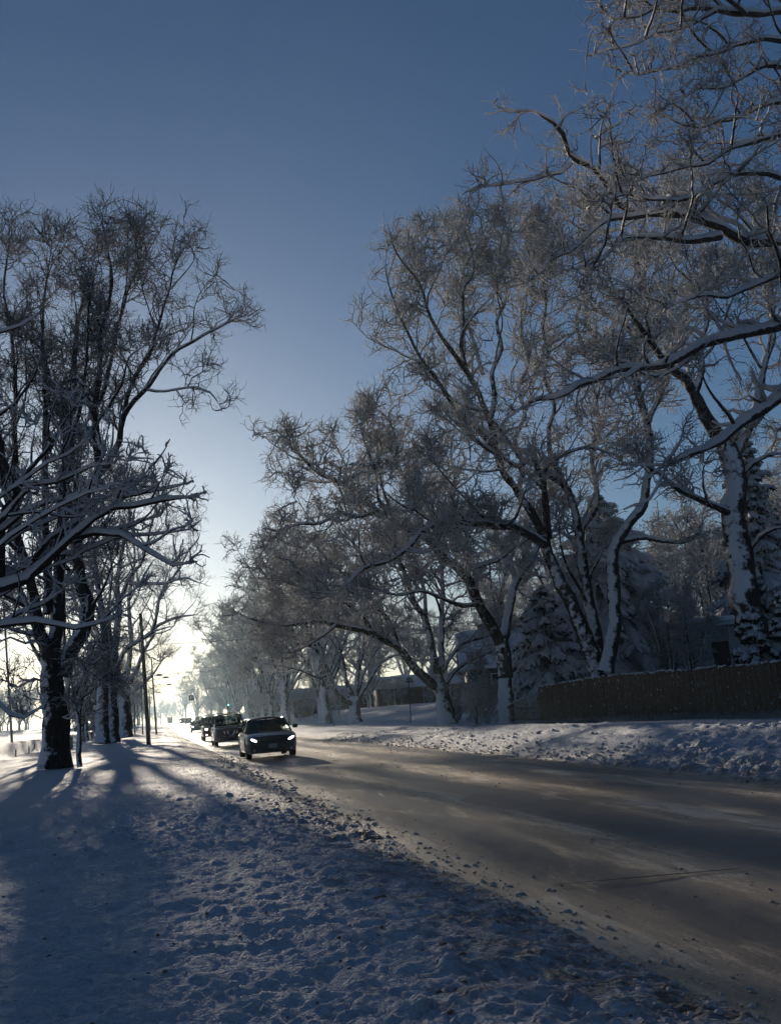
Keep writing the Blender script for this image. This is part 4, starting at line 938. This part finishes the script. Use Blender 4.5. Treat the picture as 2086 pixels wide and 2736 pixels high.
# ------------------------------------------------------------------ vehicles
def paint(name,c): 
    m=Mat(name); n_=m.noise(30,4,.7); dirt=m.noise(3,4)
    tc=m.n('ShaderNodeTexCoord'); sx=m.n('ShaderNodeSeparateXYZ'); m.l(tc.outputs['Object'],sx.inputs[0])
    r=m.n('ShaderNodeMapRange'); r.inputs[1].default_value=.85; r.inputs[2].default_value=.2; m.l(m.math('ADD',sx.outputs['Z'],m.math('MULTIPLY',dirt,.4)),r.inputs[0])
    col=m.mix(m.math('MULTIPLY',r.outputs[0],.22),c,(.16,.135,.11)); ro=m.math('ADD',m.math('MULTIPLY',r.outputs[0],.4),.22)
    return m.done(m.bsdf(col,ro,.1,coat=.5,bump=n_,bdist=.002,bstr=.15))
M_BLACKP=paint('black_car_paint',(.006,.006,.009)); M_NAVY=paint('dark_blue_grey_paint',(.030,.034,.045)); M_MAROON=paint('dark_red_brown_paint',(.07,.026,.018)); M_CREAM=paint('cream_paint',(.42,.38,.30)); M_GREYP=paint('grey_paint',(.07,.075,.08)); M_WPAINT=paint('dirty_white_paint',(.5,.42,.38))
M_TYRE=simple('tyre_rubber',(.018,.018,.019),.85,scale=20); M_RIM=simple('alloy_rim',(.32,.32,.34),.35,.8); M_BLKPL=simple('black_plastic',(.014,.014,.016),.6); M_CHROME=simple('chrome',(.55,.56,.58),.18,.9,bstr=0); M_INT=simple('car_interior',(.02,.02,.022),.8); M_PLATE=simple('number_plate',(.20,.21,.25),.5,var=.1)
m=Mat('tinted_glass'); g_=m.n('ShaderNodeBsdfGlossy'); g_.inputs['Roughness'].default_value=.04; g_.inputs[0].default_value=(.8,.85,.85,1); t_=m.n('ShaderNodeBsdfTransparent'); t_.inputs[0].default_value=(.42,.47,.45,1)
fr_=m.n('ShaderNodeFresnel'); fr_.inputs[0].default_value=1.5; mx=m.n('ShaderNodeMixShader'); m.l(fr_.outputs[0],mx.inputs[0]); m.l(t_.outputs[0],mx.inputs[1]); m.l(g_.outputs[0],mx.inputs[2]); M_GLASS=m.done(mx.outputs[0])
def emat(name,c,s):
    m=Mat(name); return m.done(m.bsdf(c,.3,emis=c,estr=s))
M_HEAD=emat('lit_headlight',(1.,.82,.80),7.); M_LENS=simple('headlight_lens',(.35,.36,.38),.12,.3,bstr=0); M_GREENL=emat('green_signal_light',(.25,1.,.75),5.)
def wheel(root,x,y,r,w):
    s=1 if x>0 else -1
    t=MB(); n=24; prof=[(r*.62,-w/2),(r*.93,-w/2),(r,-w*.36),(r,w*.36),(r*.93,w/2),(r*.62,w/2)]
    vs=[];fs=[]
    for k in range(n):
        a=2*math.pi*k/n
        for (rr,xx) in prof: vs.append((x+xx,y+rr*math.cos(a),r+rr*math.sin(a)))
    m_=len(prof)
    for k in range(n):
        for j in range(m_): fs.append((k*m_+j,k*m_+(j+1)%m_,((k+1)%n)*m_+(j+1)%m_,((k+1)%n)*m_+j))
    ty=t.add(vs,fs).build('wheel',M_TYRE,root,smooth=False)
    rm=MB(); vs=[(x+s*w*.30,y,r)]; fs=[]
    for k in range(n): a=2*math.pi*k/n; vs.append((x+s*w*.42,y+r*.62*math.cos(a),r+r*.62*math.sin(a)))
    for k in range(n): 
        if k%5!=4 : fs.append((0,1+k,1+(k+1)%n))
    rm.add(vs,fs); rm.tube([(x+s*w*.2,y,r),(x+s*w*.44,y,r)],r*.15,10); rm.build('rim',M_RIM,ty)
def car(name,label,px,py,L,W,Ht,mat,nose,hoodz,belt,ws,roofr,rear,wr=.34,gc=.2,lit=True,fog=False,rack=False,slats=False,Y=None,group='oncoming traffic in the near lane',hatch=True,box=False,head=(.62,.66),rz=0.):
    f=onG(px,py,0.) if Y is None else atY(px,py,Y)
    x0,y0=f[0],f[1]; y0c=y0+L/2; z0=road_z(y0c)
    root=empty(name,(x0,y0c,z0),rz); tag(root,label,'truck' if box else 'car',group)
    hl,hw=L/2,W/2; yf=-hl+.86*(L/4.4); yb=hl-.82*(L/4.4)
    ys=sorted(set([round(-hl+L*i/46,4) for i in range(47)])); sec=[]
    for y in ys:
        u=(y+hl)/L
        if y<ws[0]: t=(y+hl)/(ws[0]+hl); zt=nose+(hoodz-nose)*(1-(1-t)**2.2)
        else: zt=hoodz+(belt-hoodz)*min(1,(y-ws[0])/(L*.3))
        if y>rear[0]: zt=belt-(0.12)*((y-rear[0])/(hl-rear[0]+1e-6))**2
        w=hw*(1-.17*max(0,1-(y+hl)/.55)**2-.12*max(0,1-(hl-y)/.5)**2); zb=gc+(.06*max(0,1-(y+hl)/.4)+.08*max(0,1-(hl-y)/.4))
        for yw in (yf,yb):
            d=abs(y-yw); R_=wr+.07
            if d<R_: zb=max(zb,wr+math.sqrt(R_*R_-d*d)*.98)
        zb=min(zb,zt-.18); zm=max(zb+.05,(zb+zt)/2); cw=.035 if y<ws[0] else .01
        half=[(w*.86,zb),(w*.97,zb+.05),(w,zm),(w*.985,zt-.13),(w*.93,zt-.04),(w*.78,zt),(w*.4,zt+cw*.8)]
        sec.append([(-a,y,b) for a,b in half]+[(0,y,zt+cw)]+[(a,y,b) for a,b in reversed(half)])
    mb=MB(); n=len(sec[0]); vs=[p for s_ in sec for p in s_]; fs=[]
    for i in range(len(sec)-1):
        for j in range(n): fs.append((i*n+j,i*n+(j+1)%n,(i+1)*n+(j+1)%n,(i+1)*n+j))
    fs.append(tuple(range(n))); fs.append(tuple(range((len(sec)-1)*n,len(sec)*n))[::-1])
    body=mb.add(vs,fs).build('body',mat,root,smooth=True)
    md=body.modifiers.new('edge','EDGE_SPLIT'); md.split_angle=R(38)
    # greenhouse
    wb=hw*.90; wt=hw*(.74 if Ht<1.6 else .80); zr=Ht-.05
    def P(x,y,z): return Vector((x,y,z))
    A0=(ws[0],hoodz-.02); A1=(ws[1],zr-.03); C1=(roofr,zr-.04); C0=(rear[1],belt-.02)
    roof=MB(); vs=[];fs=[]; nx_,ny_=8,10
    for k in (0,1):
        for i in range(ny_+1):
            v=i/ny_; y=A1[0]-.03+(C1[0]+.06-A1[0])*v
            for j in range(nx_+1):
                u=j/nx_*2-1; vs.append((u*(wt+.015),y,zr-.06*k+.05*(1-u*u)*1+.03*math.sin(math.pi*v)-.02*abs(u)**4))
    m_=(nx_+1)*(ny_+1)
    for k in (0,1):
        for i in range(ny_):
            for j in range(nx_): a=k*m_+i*(nx_+1)+j; fs.append((a,a+1,a+nx_+2,a+nx_+1))
    for i in range(ny_):
        for j in (0,nx_): a=i*(nx_+1)+j; fs.append((a,a+nx_+1,a+nx_+1+m_,a+m_))
    for j in range(nx_):
        for i in (0,ny_): a=i*(nx_+1)+j; fs.append((a,a+1,a+1+m_,a+m_))
    roof.add(vs,fs).build('roof',mat,root,smooth=True)
    pil=MB()
    for s in (-1,1):
        pil.tube([(s*wb,*A0),(s*(wb*.3+wt*.7),A0[0]+(A1[0]-A0[0])*.72,A0[1]+(A1[1]-A0[1])*.74),(s*wt,*A1)],.035,6)
        pil.tube([(s*wb,*C0),(s*wt,*C1)],.055,6); ym=(A1[0]+C1[0])/2-.05; pil.tube([(s*wb*.995,ym,belt),(s*wt,ym,zr)],.03,6)
        pil.tube([(s*wt,*A1),(s*(wt+.01),ym,zr),(s*wt,*C1)],.03,6)
        if Ht>1.6: ym2=(ym+C1[0])/2+.1; pil.tube([(s*wb*.99,ym2,belt),(s*wt,ym2,zr)],.03,6)
    pil.build('pillars',mat,root,smooth=True)
    def pane(nm,a,b,c,d): 
        mb=MB(); n=5; vs=[]
        for i in range(n+1):
            for j in range(n+1):
                u,v=j/n,i/n; p=(Vector(a)*(1-u)+Vector(b)*u)*(1-v)+(Vector(d)*(1-u)+Vector(c)*u)*v
                if nm=='windshield': p.y-=.06*(1-(2*u-1)**2)
                vs.append(tuple(p))
        return mb.add(vs,[(i*(n+1)+j,i*(n+1)+j+1,(i+1)*(n+1)+j+1,(i+1)*(n+1)+j) for i in range(n) for j in range(n)]).build(nm,M_GLASS,root,smooth=True)
    pane('windshield',(-wb,*A0),(wb,*A0),(wt,*A1),(-wt,*A1)); pane('rear_window',(wb,*C0),(-wb,*C0),(-wt,*C1),(wt,*C1))
    for s in (-1,1): pane('side_window',(s*wb,A0[0]+.1,belt),(s*wb,C0[0],belt),(s*wt,*C1),(s*wt,*A1))
    it=MB()
    for s in (-.38,.38): it.box((s,A1[0]+.45,.78),(.5,.5,.14)).box((s,A1[0]+.72,1.02),(.46,.14,.58),0,-.15).box((s,A1[0]+.79,1.33+.1*(Ht>1.6)),(.24,.1,.17))
    it.box((0,C1[0]-.35,.95),(W*.72,.15,.55),0,-.2).box((0,A0[0]+.1,hoodz-.08),(W*.80,.5,.12)).box((-.0,A1[0]+.05,zr-.12),(.24,.03,.07)).build('seats',M_INT,root)
    # front face
    yfr=-hl; zz=nose
    gr=MB().box((0,yfr-.012,gc+(zz-gc)*.68),(W*.50,.05,(zz-gc)*.26),0); g_o=gr.build('grille',M_BLKPL,root,bevel=.01)
    if slats:
        sm=MB()
        for s in (-1,1): sm.box((s*.17,yfr-.05,gc+(zz-gc)*.68),(.06,.03,(zz-gc)*.34),0,0,s*.38); sm.box((s*.36,yfr-.045,gc+(zz-gc)*.70),(.10,.03,(zz-gc)*.25),0,0,s*.42)
        sm.build('chrome_bar',M_CHROME,g_o)
    else:
        sm=MB()
        for k in range(3): sm.box((0,yfr-.04,gc+(zz-gc)*(.60+.07*k)),(W*.46,.02,.015))
        sm.build('grille_slat',M_BLKPL,g_o)
    MB().box((0,yfr-.02,gc+(zz-gc)*.26),(W*.44,.06,(zz-gc)*.22)).build('lower_intake',M_BLKPL,root,bevel=.01)
    MB().box((.0,yfr-.055,gc+(zz-gc)*.44),(.31,.02,.155)).build('number_plate',M_PLATE,root)
    for s in (-1,1):
        hx_=s*W*.365; hz_=zz-.10 if Ht<1.6 else zz-.14; 
        lens=MB(); w2,h2=.20,(.065 if Ht<1.6 else .10); tilt=(.10 if Ht<1.6 else .02)
        lens.add([(hx_-w2*1,yfr+.02+(0.20 if s<0 else 0),hz_-h2+tilt*(s<0)),(hx_+w2,yfr+.02+(.20 if s>0 else 0),hz_-h2+tilt*(s>0)),(hx_+w2,yfr+.04+(.20 if s>0 else 0),hz_+h2+tilt*(s>0)),(hx_-w2,yfr+.04+(.20 if s<0 else 0),hz_+h2+tilt*(s<0)),
                  (hx_-w2,yfr+.3,hz_-h2),(hx_+w2,yfr+.3,hz_-h2),(hx_+w2,yfr+.3,hz_+h2),(hx_-w2,yfr+.3,hz_+h2)],[(0,1,2,3),(0,3,7,4),(1,5,6,2),(3,2,6,7),(0,4,5,1)])
        lo=lens.build('headlight',M_LENS,root)
        if lit:
            bl_=MB(); vs=[(hx_*head[0]/.62*1.0,yfr-.02,hz_)]; n=12; fs=[]
            for k in range(n):
                a=2*math.pi*k/n; u=.115*math.cos(a); v=.042*math.sin(a) if Ht<1.6 else .075*math.sin(a); 
                if Ht<1.6: u,v=u,v+u*s*.42
                vs.append((vs[0][0]+u,yfr-.012+.0*u,hz_+v))
            for k in range(n): fs.append((0,1+k,1+(k+1)%n))
            bl_.add(vs,fs).build('lamp',M_HEAD,lo)
        fo=MB().tube([(s*W*.36,yfr+.02,gc+(zz-gc)*.22),(s*W*.36,yfr-.03,gc+(zz-gc)*.22)],.05,12).build('fog_lamp',M_HEAD if fog else M_LENS,root)
        mir=MB().box((s*(hw+.11),ws[0]+.32,belt+.10),(.20,.10,.14),s*-.2).build('mirror',mat,root,bevel=.03)
        MB().box((s*(hw+.11),ws[0]+.375,belt+.10),(.15,.01,.10),s*-.2).build('mirror_glass',M_CHROME,mir)
        for yw in (yf,yb): wheel(root,s*(hw-.125),yw,wr,.21)
        for yy in ((ws[0]+roofr)/2-.1,(ws[0]+roofr)/2+.75): MB().box((s*(hw+.004),yy,belt-.16),(.03,.16,.03)).build('door_handle',mat,root)
        MB().box((s*W*.40,hl-.02,belt-.22),(.26,.06,.2)).build('tail_light',simple('tail_light',(.3,.02,.02),.3) if False else M_TAIL,root)
    if rack:
        for s in (-1,1):
            MB().tube([(s*wt*.92,A1[0]+.15,zr+.03),(s*wt*.92,A1[0]+.25,zr+.10),(s*wt*.92,C1[0]-.25,zr+.10),(s*wt*.92,C1[0]-.1,zr+.03)],.022,6).build('roof_rail',M_CHROME,root)
        for yy in (A1[0]+.5,C1[0]-.6): MB().box((0,yy,zr+.115),(wt*1.84,.06,.03)).build('rack_bar',M_BLKPL,root)
    if box: MB().box((0,.9,1.75),(W+.2,L*.62,2.4)).build('cargo_box',mat,root,bevel=.04)
    return root
def road_z(y): return .02+rise(y)
M_TAIL=simple('tail_light_red',(.25,.01,.01),.25)
car('hatchback_car','black hatchback with lit slanted headlights leading the line of traffic',731,2028,4.36,1.90,1.50,M_BLACKP,.80,.96,1.0,(-1.05,-.28),1.45,(1.7,1.98))
car('suv','dark suv with chrome slanted grille bars and a roof rack behind the hatchback',619,1994,4.7,1.85,1.84,M_NAVY,1.0,1.12,1.12,(-1.15,-.62),1.85,(2.0,2.22),wr=.38,gc=.27,lit=False,rack=True,slats=True)
car('pickup_suv','dark red-brown suv with lit headlights and fog lamps, third in the line',578,1979,4.8,1.92,1.86,M_MAROON,1.02,1.14,1.14,(-1.1,-.62),1.85,(2.05,2.25),wr=.39,gc=.30,fog=True)
car('compact_suv','small dark grey suv with round headlights on, fourth in the line',529,1957,4.4,1.8,1.66,M_GREYP,.92,1.04,1.05,(-1.05,-.45),1.6,(1.85,2.05),wr=.35,gc=.24)
car('van','tall cream-edged van rising behind the red-brown suv',566,1950,5.2,2.0,2.4,M_CREAM,1.15,1.3,1.35,(-1.7,-1.1),2.3,(2.4,2.5),wr=.37,gc=.28,Y=150,lit=False,group='traffic further back in the far lane')
car('suv','dark upright suv half hidden behind the small grey suv',536,1938,4.8,1.9,2.05,M_NAVY,1.1,1.25,1.25,(-1.2,-.8),1.95,(2.1,2.3),wr=.39,gc=.3,Y=215,group='traffic further back in the far lane')
car('distant_car','grey distant car, right one of the far pair',505,1932,4.5,1.85,1.65,M_GREYP,.95,1.05,1.05,(-1.05,-.45),1.6,(1.85,2.05),Y=262,lit=False,group='traffic further back in the far lane')
car('distant_car','dark distant car with headlights on, left one of the far pair',490,1932,4.5,1.85,1.6,M_BLACKP,.95,1.05,1.05,(-1.05,-.45),1.6,(1.85,2.05),Y=275,group='traffic further back in the far lane')
car('distant_truck','pale sunlit truck far down the road near the vanishing point',455,1928,6.5,2.3,2.3,M_WPAINT,1.2,1.35,1.4,(-2.6,-2.2),-1.2,(-1.,-.9),Y=480,lit=False,box=True,group='traffic further back in the far lane')
c=car('parked_car','dark car beyond the snowy field, seen between the trunks at left',237,1946,4.5,1.85,1.55,M_BLACKP,.9,1.,1.02,(-1.05,-.3),1.5,(1.8,2.05),Y=165,lit=False,group='parked beyond the field'); c.rotation_euler=(0,0,R(70)); c.location.z=ground_z(c.location.x,c.location.y)

# ------------------------------------------------------------------ poles, lamps, signs, signals
M_POLEW=simple('weathered_pole_wood',(.13,.10,.08),.85,scale=3); M_STEEL=simple('galvanised_steel',(.16,.19,.19),.5,.6); M_DARKM=simple('dark_metal',(.03,.035,.035),.6,.4)
M_SIGNB=simple('sign_black',(.012,.012,.014),.5); M_SIGNW=simple('sign_white',(.55,.56,.58),.5,var=.05,bstr=0); M_SIGNG=simple('sign_green',(.01,.10,.065),.5,var=.1); M_ALU=simple('frosted_sign_back',(.30,.31,.33),.6,.2,var=.2,scale=9)
def leanpole(name,label,pb,pt,Y_,r0,r1,mat,cat='pole',group=None):
    b=atY(*pb,Y_); t=atY(*pt,Y_); z=ground_z(b[0],Y_); root=empty(name,(b[0],Y_,z)); tag(root,label,cat,group)
    d=t-b; s=(b+d*((z-.3-b[2])/d[2]))-np.array((b[0],Y_,z)); MB().tube([s,t-np.array((b[0],Y_,z))],[r0,r1],12).build('pole',mat,root,smooth=True); return root,t-np.array((b[0],Y_,z))
r,t=leanpole('utility_pole','brown wooden utility pole on the left verge, leaning slightly',(398,1986),(376,1640),77,.17,.12,M_POLEW,'utility pole')
MB().tube([(t[0],0,t[2]-.02),(t[0],0,t[2]+.06)],[.13,.05],10).build('snow_cap',M_SNOW,r)
r,t=leanpole('utility_pole','thin dark pole further down the left verge beside the road edge',(417,1940),(405,1760),140,.15,.10,M_POLEW,'utility pole')
r,t=leanpole('light_mast','tall thin steel mast in the field at the left edge',(31,1953),(10,1600),84,.10,.07,M_STEEL,'light mast')
mb=MB().box((t[0],0,t[2]),(.9,.2,.12)); mb.build('lamp_head',M_STEEL,r)
def lamp(px,py,Y_,label):
    hd=atY(px,py,Y_); bx_=hd[0]-4.; z=ground_z(bx_,Y_); root=empty('street_lamp',(bx_,Y_,z)); tag(root,label,'street lamp','street lamps on the left verge'); H_=hd[2]-z
    MB().tube([(0,0,-.2),(0,0,H_-.6)],[.11,.07],10).build('pole',M_STEEL,root,smooth=True)
    MB().tube([(0,0,H_-.8),(1.,0,H_-.35),(2.4,0,H_-.12),(3.6,0,H_)],.04,8).build('arm',M_STEEL,root,smooth=True)
    hd_=MB().tube([(3.2,0,H_+.0),(3.45,0,H_+.03),(3.9,0,H_+.03),(4.25,0,H_)],[.05,.16,.15,.04],8).build('lamp_head',M_DARKM,root,smooth=True)
lamp(432,1804,150,'nearest and highest street lamp arm over the left verge'); lamp(449,1810,157,'second street lamp arm just beyond the highest one'); lamp(457,1829,190,'lowest and most distant street lamp arm at left')
# black one-way sign
Ys=88.; b=atY(893,1939,Ys); z=ground_z(b[0],Ys); tp=atY(866,1806,Ys)
r,t=leanpole('one_way_sign','black rectangular one-way sign on a leaning post left of the low-forking tree',(893,1939),(866,1804),Ys,.045,.04,M_STEEL,'sign')
c_=atY(879,1831,Ys)-np.array((b[0],Ys,z)); 
pl_=MB().box((c_[0],-.06,c_[2]),(.66,.03,.30),0,0,-.06).build('sign_plate',M_SIGNB,r)
ar=MB(); cx_,cz_=c_[0],c_[2]
ar.add([(cx_-.27,-.079,cz_-.07+.016),(cx_+.14,-.079,cz_-.07-.008),(cx_+.14,-.079,cz_-.12-.008),(cx_+.28,-.079,cz_-.016),(cx_+.14,-.079,cz_+.12-.008),(cx_+.14,-.079,cz_+.07-.008),(cx_-.27,-.079,cz_+.07+.016)],[(0,1,2,3,4,5,6)]); ar.build('arrow',M_SIGNW,pl_)
tx=bpy.data.curves.new('lettering','FONT'); tx.body='ONE WAY'; tx.size=.115; tx.align_x='CENTER'; tx.align_y='CENTER'; tx.extrude=.001; to0=bpy.data.objects.new('tmp',tx); tm=bpy.data.meshes.new_from_object(to0); bpy.data.objects.remove(to0); tm.materials.clear(); tm.materials.append(M_SIGNB); to=bpy.data.objects.new('lettering',tm); COL.objects.link(to); to.parent=pl_; to.location=(cx_-.04,-.083,cz_); to.rotation_euler=(math.pi/2,.06,0)
# stop sign with street names
Ys=75.; b=atY(1098,1934,Ys); z=ground_z(b[0],Ys)
r,t=leanpole('stop_sign','stop sign turned almost edge-on under green street name plates',(1098,1934),(1091,1808),Ys,.04,.035,M_DARKM,'sign')
o3=np.array((b[0],Ys,z)); c_=atY(1089,1851,Ys)-o3; mb=MB(); vs=[]; a0=R(66)
for v in(-.015,.015):
    for k in range(8):
        a=math.pi/8+k*math.pi/4; u=.40*math.cos(a); w=.40*math.sin(a); vs.append((c_[0]+u*math.cos(a0)-v*math.sin(a0),-.05+u*math.sin(a0)+v*math.cos(a0),c_[2]+w))
mb.add(vs,[tuple(range(8)),tuple(range(15,7,-1))]+[(k,(k+1)%8,8+(k+1)%8,8+k) for k in range(8)]).build('octagon',M_ALU,r)
for (px_,py_,aa,l_) in ((1093,1814,R(20),.55),(1094,1821,R(-35),.6)):
    q=atY(px_,py_,Ys)-o3; g_o=MB().box((q[0],0,q[2]),(l_,.02,.17),aa).build('street_name_plate',M_SIGNG,r)
# traffic signals
def sighead(root,x,y,z,rz,green=True,name='signal_head'):
    h_=MB().box((x,y,z),(.34,.2,1.05),rz).build(name,M_SIGNG if green else M_DARKM,root,bevel=.02)
    for k,c in enumerate((.33,0,-.33)):
        lm=MB().tube([(x,y-.105,z+c),(x,y-.12,z+c)],.11,12).build('lens',M_GREENL if (green and k==0) else M_BLKPL,h_)
        MB().tube([(x,y-.1,z+c+.07),(x,y-.3,z+c+.08)],.10,8,cap=False).build('visor',M_DARKM,h_)
Ys=190; b=atY(609,1921,Ys); z=ground_z(b[0],Ys); r=empty('traffic_signal',(b[0],Ys,z)); tag(r,'post-mounted traffic signal showing green beside the right-hand trees','traffic signal'); q=atY(610,1887,Ys)-np.array((b[0],Ys,z))
MB().tube([(0,0,-.2),(0,0,q[2]+1.)],.08,8).build('post',M_STEEL,r); sighead(r,q[0],-.2,q[2]-.1,0)
Ys=205; q=atY(512,1863,Ys); r=empty('hanging_signal',tuple(q)); tag(r,'dark signal cluster hanging over the middle of the road','traffic signal')
for k in range(4):
    a=k*math.pi/2; MB().box((.36*math.cos(a),.36*math.sin(a),-.1),(.32,.32,1.1),a).build('signal_head',M_DARKM,r,bevel=.03)
MB().tube([(0,0,.4),(0,0,1.45)],.04,6).build('hanger',M_DARKM,r)
def wire(label,Y_,z,x0,x1,sag,n=1,rad=.022):
    root=empty('overhead_wire',(x0,Y_,z)); tag(root,label,'wire','wires crossing above the road')
    for k in range(n):
        MB().tube([((x1-x0)*i/16,k*.3,-sag*4*(i/16)*(1-i/16)+k*.02) for i in range(17)],rad,5).build('cable',M_DARKM,root)
wire('uppermost wire strung across the gap between the tree rows',110,10.3,-12,24,.25)
wire('middle wire across the road gap beside the highest lamp head',150,9.6,-10,26,.3)
wire('lowest wire across the road gap just under the middle one',152,9.15,-10,26,.3)
wire('span wire that carries the hanging signal cluster',205,q[2]+1.6,-8,22,.12,rad=.03)
# utility box and marker posts at left
Yb=82; b=atY(186,1994,Yb); z=ground_z(b[0],Yb); r=empty('utility_box',(b[0],Yb,z)); tag(r,'grey utility box with snow on top right of the big dark trunk','utility box')
MB().box((0,0,.42),(.5,.4,.95)).build('cabinet',simple('cabinet_grey',(.16,.15,.16),.6),r,bevel=.02); MB().box((0,0,.96),(.54,.44,.12)).build('snow_cap',M_SNOW,r,bevel=.03)
dd=MB().box((0,-.205,.42),(.4,.015,.75)).build('door',M_STEEL,r); MB().box((.13,-.22,.45),(.03,.02,.1)).build('handle',M_DARKM,dd)
for k,(px_,y_) in enumerate(((43,70),(78,78),(92,84))):
    q=atY(px_,1950,y_); z=ground_z(q[0],y_); r=empty('marker_post',(q[0],y_,z)); tag(r,'%s of three short dark marker posts on the crest of the snowy field'%('leftmost','middle','rightmost')[k],'post','marker posts in the field')
    MB().tube([(0,0,-.2),(0,0,.42)],.045,6).build('stake',M_DARKM,r); MB().tube([(0,0,.42),(0,0,.5)],[.055,.02],6).build('snow_cap',M_SNOW,r)

# ------------------------------------------------------------------ small stuff in the snow
rg4=np.random.default_rng(77); M_SNOWCR=simple('crumbled_dirty_snow',(.50,.48,.47),.75,var=.35,scale=9)
# frosted grass tufts along the fence foot and on the bank
def grass(name,label,xs_,ys_,n,hh,mat,seed,blade=9):
    rgx=np.random.default_rng(seed); x=rgx.uniform(*xs_,n) if not callable(xs_) else None; y=rgx.uniform(*ys_,n)
    if x is None: x=xs_(y,rgx)
    z=base_h(x,y); P=np.stack([x,y,z],-1); P=np.repeat(P,blade,0); P[:,:2]+=rgx.normal(size=(len(P),2))*.03
    D_=rgx.normal(size=P.shape)*.45; D_[:,2]=1; L=rgx.uniform(.4,1.2,len(P))*hh
    G=grow(rgx,P,D_,L,3,.25,np.array((0,0,-.12))); a=Acc(); a.add(*tubes(G,np.array([.006,.006,.005,.003])[None]*np.ones((len(G),1)),3)); o=a.link(name,mat,None,(0,0,0)); tag(o,label,kind='stuff'); return o
grass('frosted_grass','frosted dead grass along the foot of the fence',lambda y,r:(fa[0]+(fb2[0]-fa[0])*(y-fa[1])/(fb2[1]-fa[1]))-np.abs(r.normal(size=len(y)))*.35-.05,(fb2[1],fa[1]+1),620,.26,M_TWIG,5)
M_STRAW=simple('dead_grass',(.20,.145,.08),.8)
# lumps lying about: dirt clods in the verge, slush crumbs on the road
def lumps(name,label,x,y,z,s,mat,flat=.6):
    rgl=np.random.default_rng(len(x)); n=len(x); a=np.arange(6)*math.pi/3
    U=np.concatenate([np.stack([np.cos(a+b)*math.cos(b),np.sin(a+b)*math.cos(b),np.full(6,math.sin(b))],-1) for b in (-.7,.15,.95)]+[np.array([[0,0,1.15]])])
    V=U[None]*(1+rgl.uniform(-.3,.3,(n,19,1))); V=V*s[:,None,None]; V[...,0]*=rgl.uniform(.8,1.7,(n,1)); V[...,2]*=flat
    t=rgl.uniform(0,6.28,(n,1)); vx=V[...,0]*np.cos(t)-V[...,1]*np.sin(t); vy=V[...,0]*np.sin(t)+V[...,1]*np.cos(t)
    V=np.stack([vx+x[:,None],vy+y[:,None],V[...,2]+z[:,None]],-1).reshape(-1,3)
    q=[(r_*6+c,r_*6+(c+1)%6,(r_+1)*6+(c+1)%6,(r_+1)*6+c) for r_ in (0,1) for c in range(6)]; tr_=[(12+c,12+(c+1)%6,18) for c in range(6)]
    off=(np.arange(n)*19)[:,None,None]; o=mesh_np(name,V,(np.array(q)[None]+off).reshape(-1,4),mat,T=(np.array(tr_)[None]+off).reshape(-1,3)); tag(o,label,kind='stuff'); return o
def gz_at(x,y):
    ix=np.clip(np.searchsorted(xs,x),0,nx-1); iy=np.clip(np.searchsorted(ys,y),0,ny-1); return GZ[iy,ix]
M_DIRT=simple('dirty_ice',(.24,.17,.12),.8,var=.6,scale=40); M_SLUSH=simple('slush_crumb',(.42,.37,.31),.7,var=.35,scale=12)
n=420; y=3.2+16*rg4.random(n)**1.5; x=rg4.uniform(-2.2,2.7,n); keep=rg4.random(n)<np.clip((x+2.6)/3.5,.12,1); x=x[keep];y=y[keep]
s=np.where(rg4.random(len(x))<.9,rg4.uniform(.006,.018,len(x)),rg4.uniform(.018,.034,len(x))); lumps('dirt_clods','brown dirt and turf clods scattered in the ploughed snow',x,y,gz_at(x,y)-s*.1,s,M_DIRT)
n=2600; y=3.3+60*rg4.random(n)**2.0; c=rg4.choice([2.85,3.1,4.5,6.4,6.4,8.05,9.2],n); x=c+rg4.normal(size=n)*np.where(c<3.2,.16,.26)
s=(.003+.009*rg4.random(n)**2.5)*(1+y/25); m_=rg4.random(n)<.03; s[m_]*=1.8; m_=(x>2.6)&(x<9.5); x=x[m_];y=y[m_];s=s[m_]
zz=.008+.022*(fbm(x*2.6,y*.35,51,4)-.5); lumps('slush_crumbs','slush crumbs thrown up between the wheel tracks',x,y,np.maximum(zz,gz_at(x,y)-.1*0-9)+0*x,s,M_SLUSH,.5)
n=1600; y=3.2+40*rg4.random(n)**1.7; x=2.78+.22*rg4.normal(size=n)-.45*rg4.random(n); s=(.004+.022*rg4.random(n)**3)*(1+y/40); lumps('snow_crumbs','broken snow crumbs along the near road edge',x,y,np.maximum(gz_at(x,y),.004),s,M_SNOWCR,.7)
n=3000; y=11+45*rg4.random(n)**1.3; x=9.2+.15*rg4.normal(size=n)+rg4.exponential(.9,n); s=.006+.045*rg4.random(n)**3.5; lumps('snow_crumbs','broken snow crumbs along the far road edge',x,y,np.maximum(gz_at(x,y),.004),s,M_SNOWCR,.7)

# ------------------------------------------------------------------ haze
m=bpy.data.materials.new('haze'); m.use_nodes=True; nt_=m.node_tree; nt_.nodes.clear(); vo=nt_.nodes.new('ShaderNodeVolumePrincipled'); oo=nt_.nodes.new('ShaderNodeOutputMaterial')
vo.inputs['Color'].default_value=(.62,.84,1.,1); vo.inputs['Density'].default_value=HAZE; vo.inputs['Anisotropy'].default_value=.55
nt_.links.new(vo.outputs[0],oo.inputs['Volume'])
hb=MB().box((0,800,13.5),(1500,2000,31)).build('haze',m); tag(hb,kind='stuff')
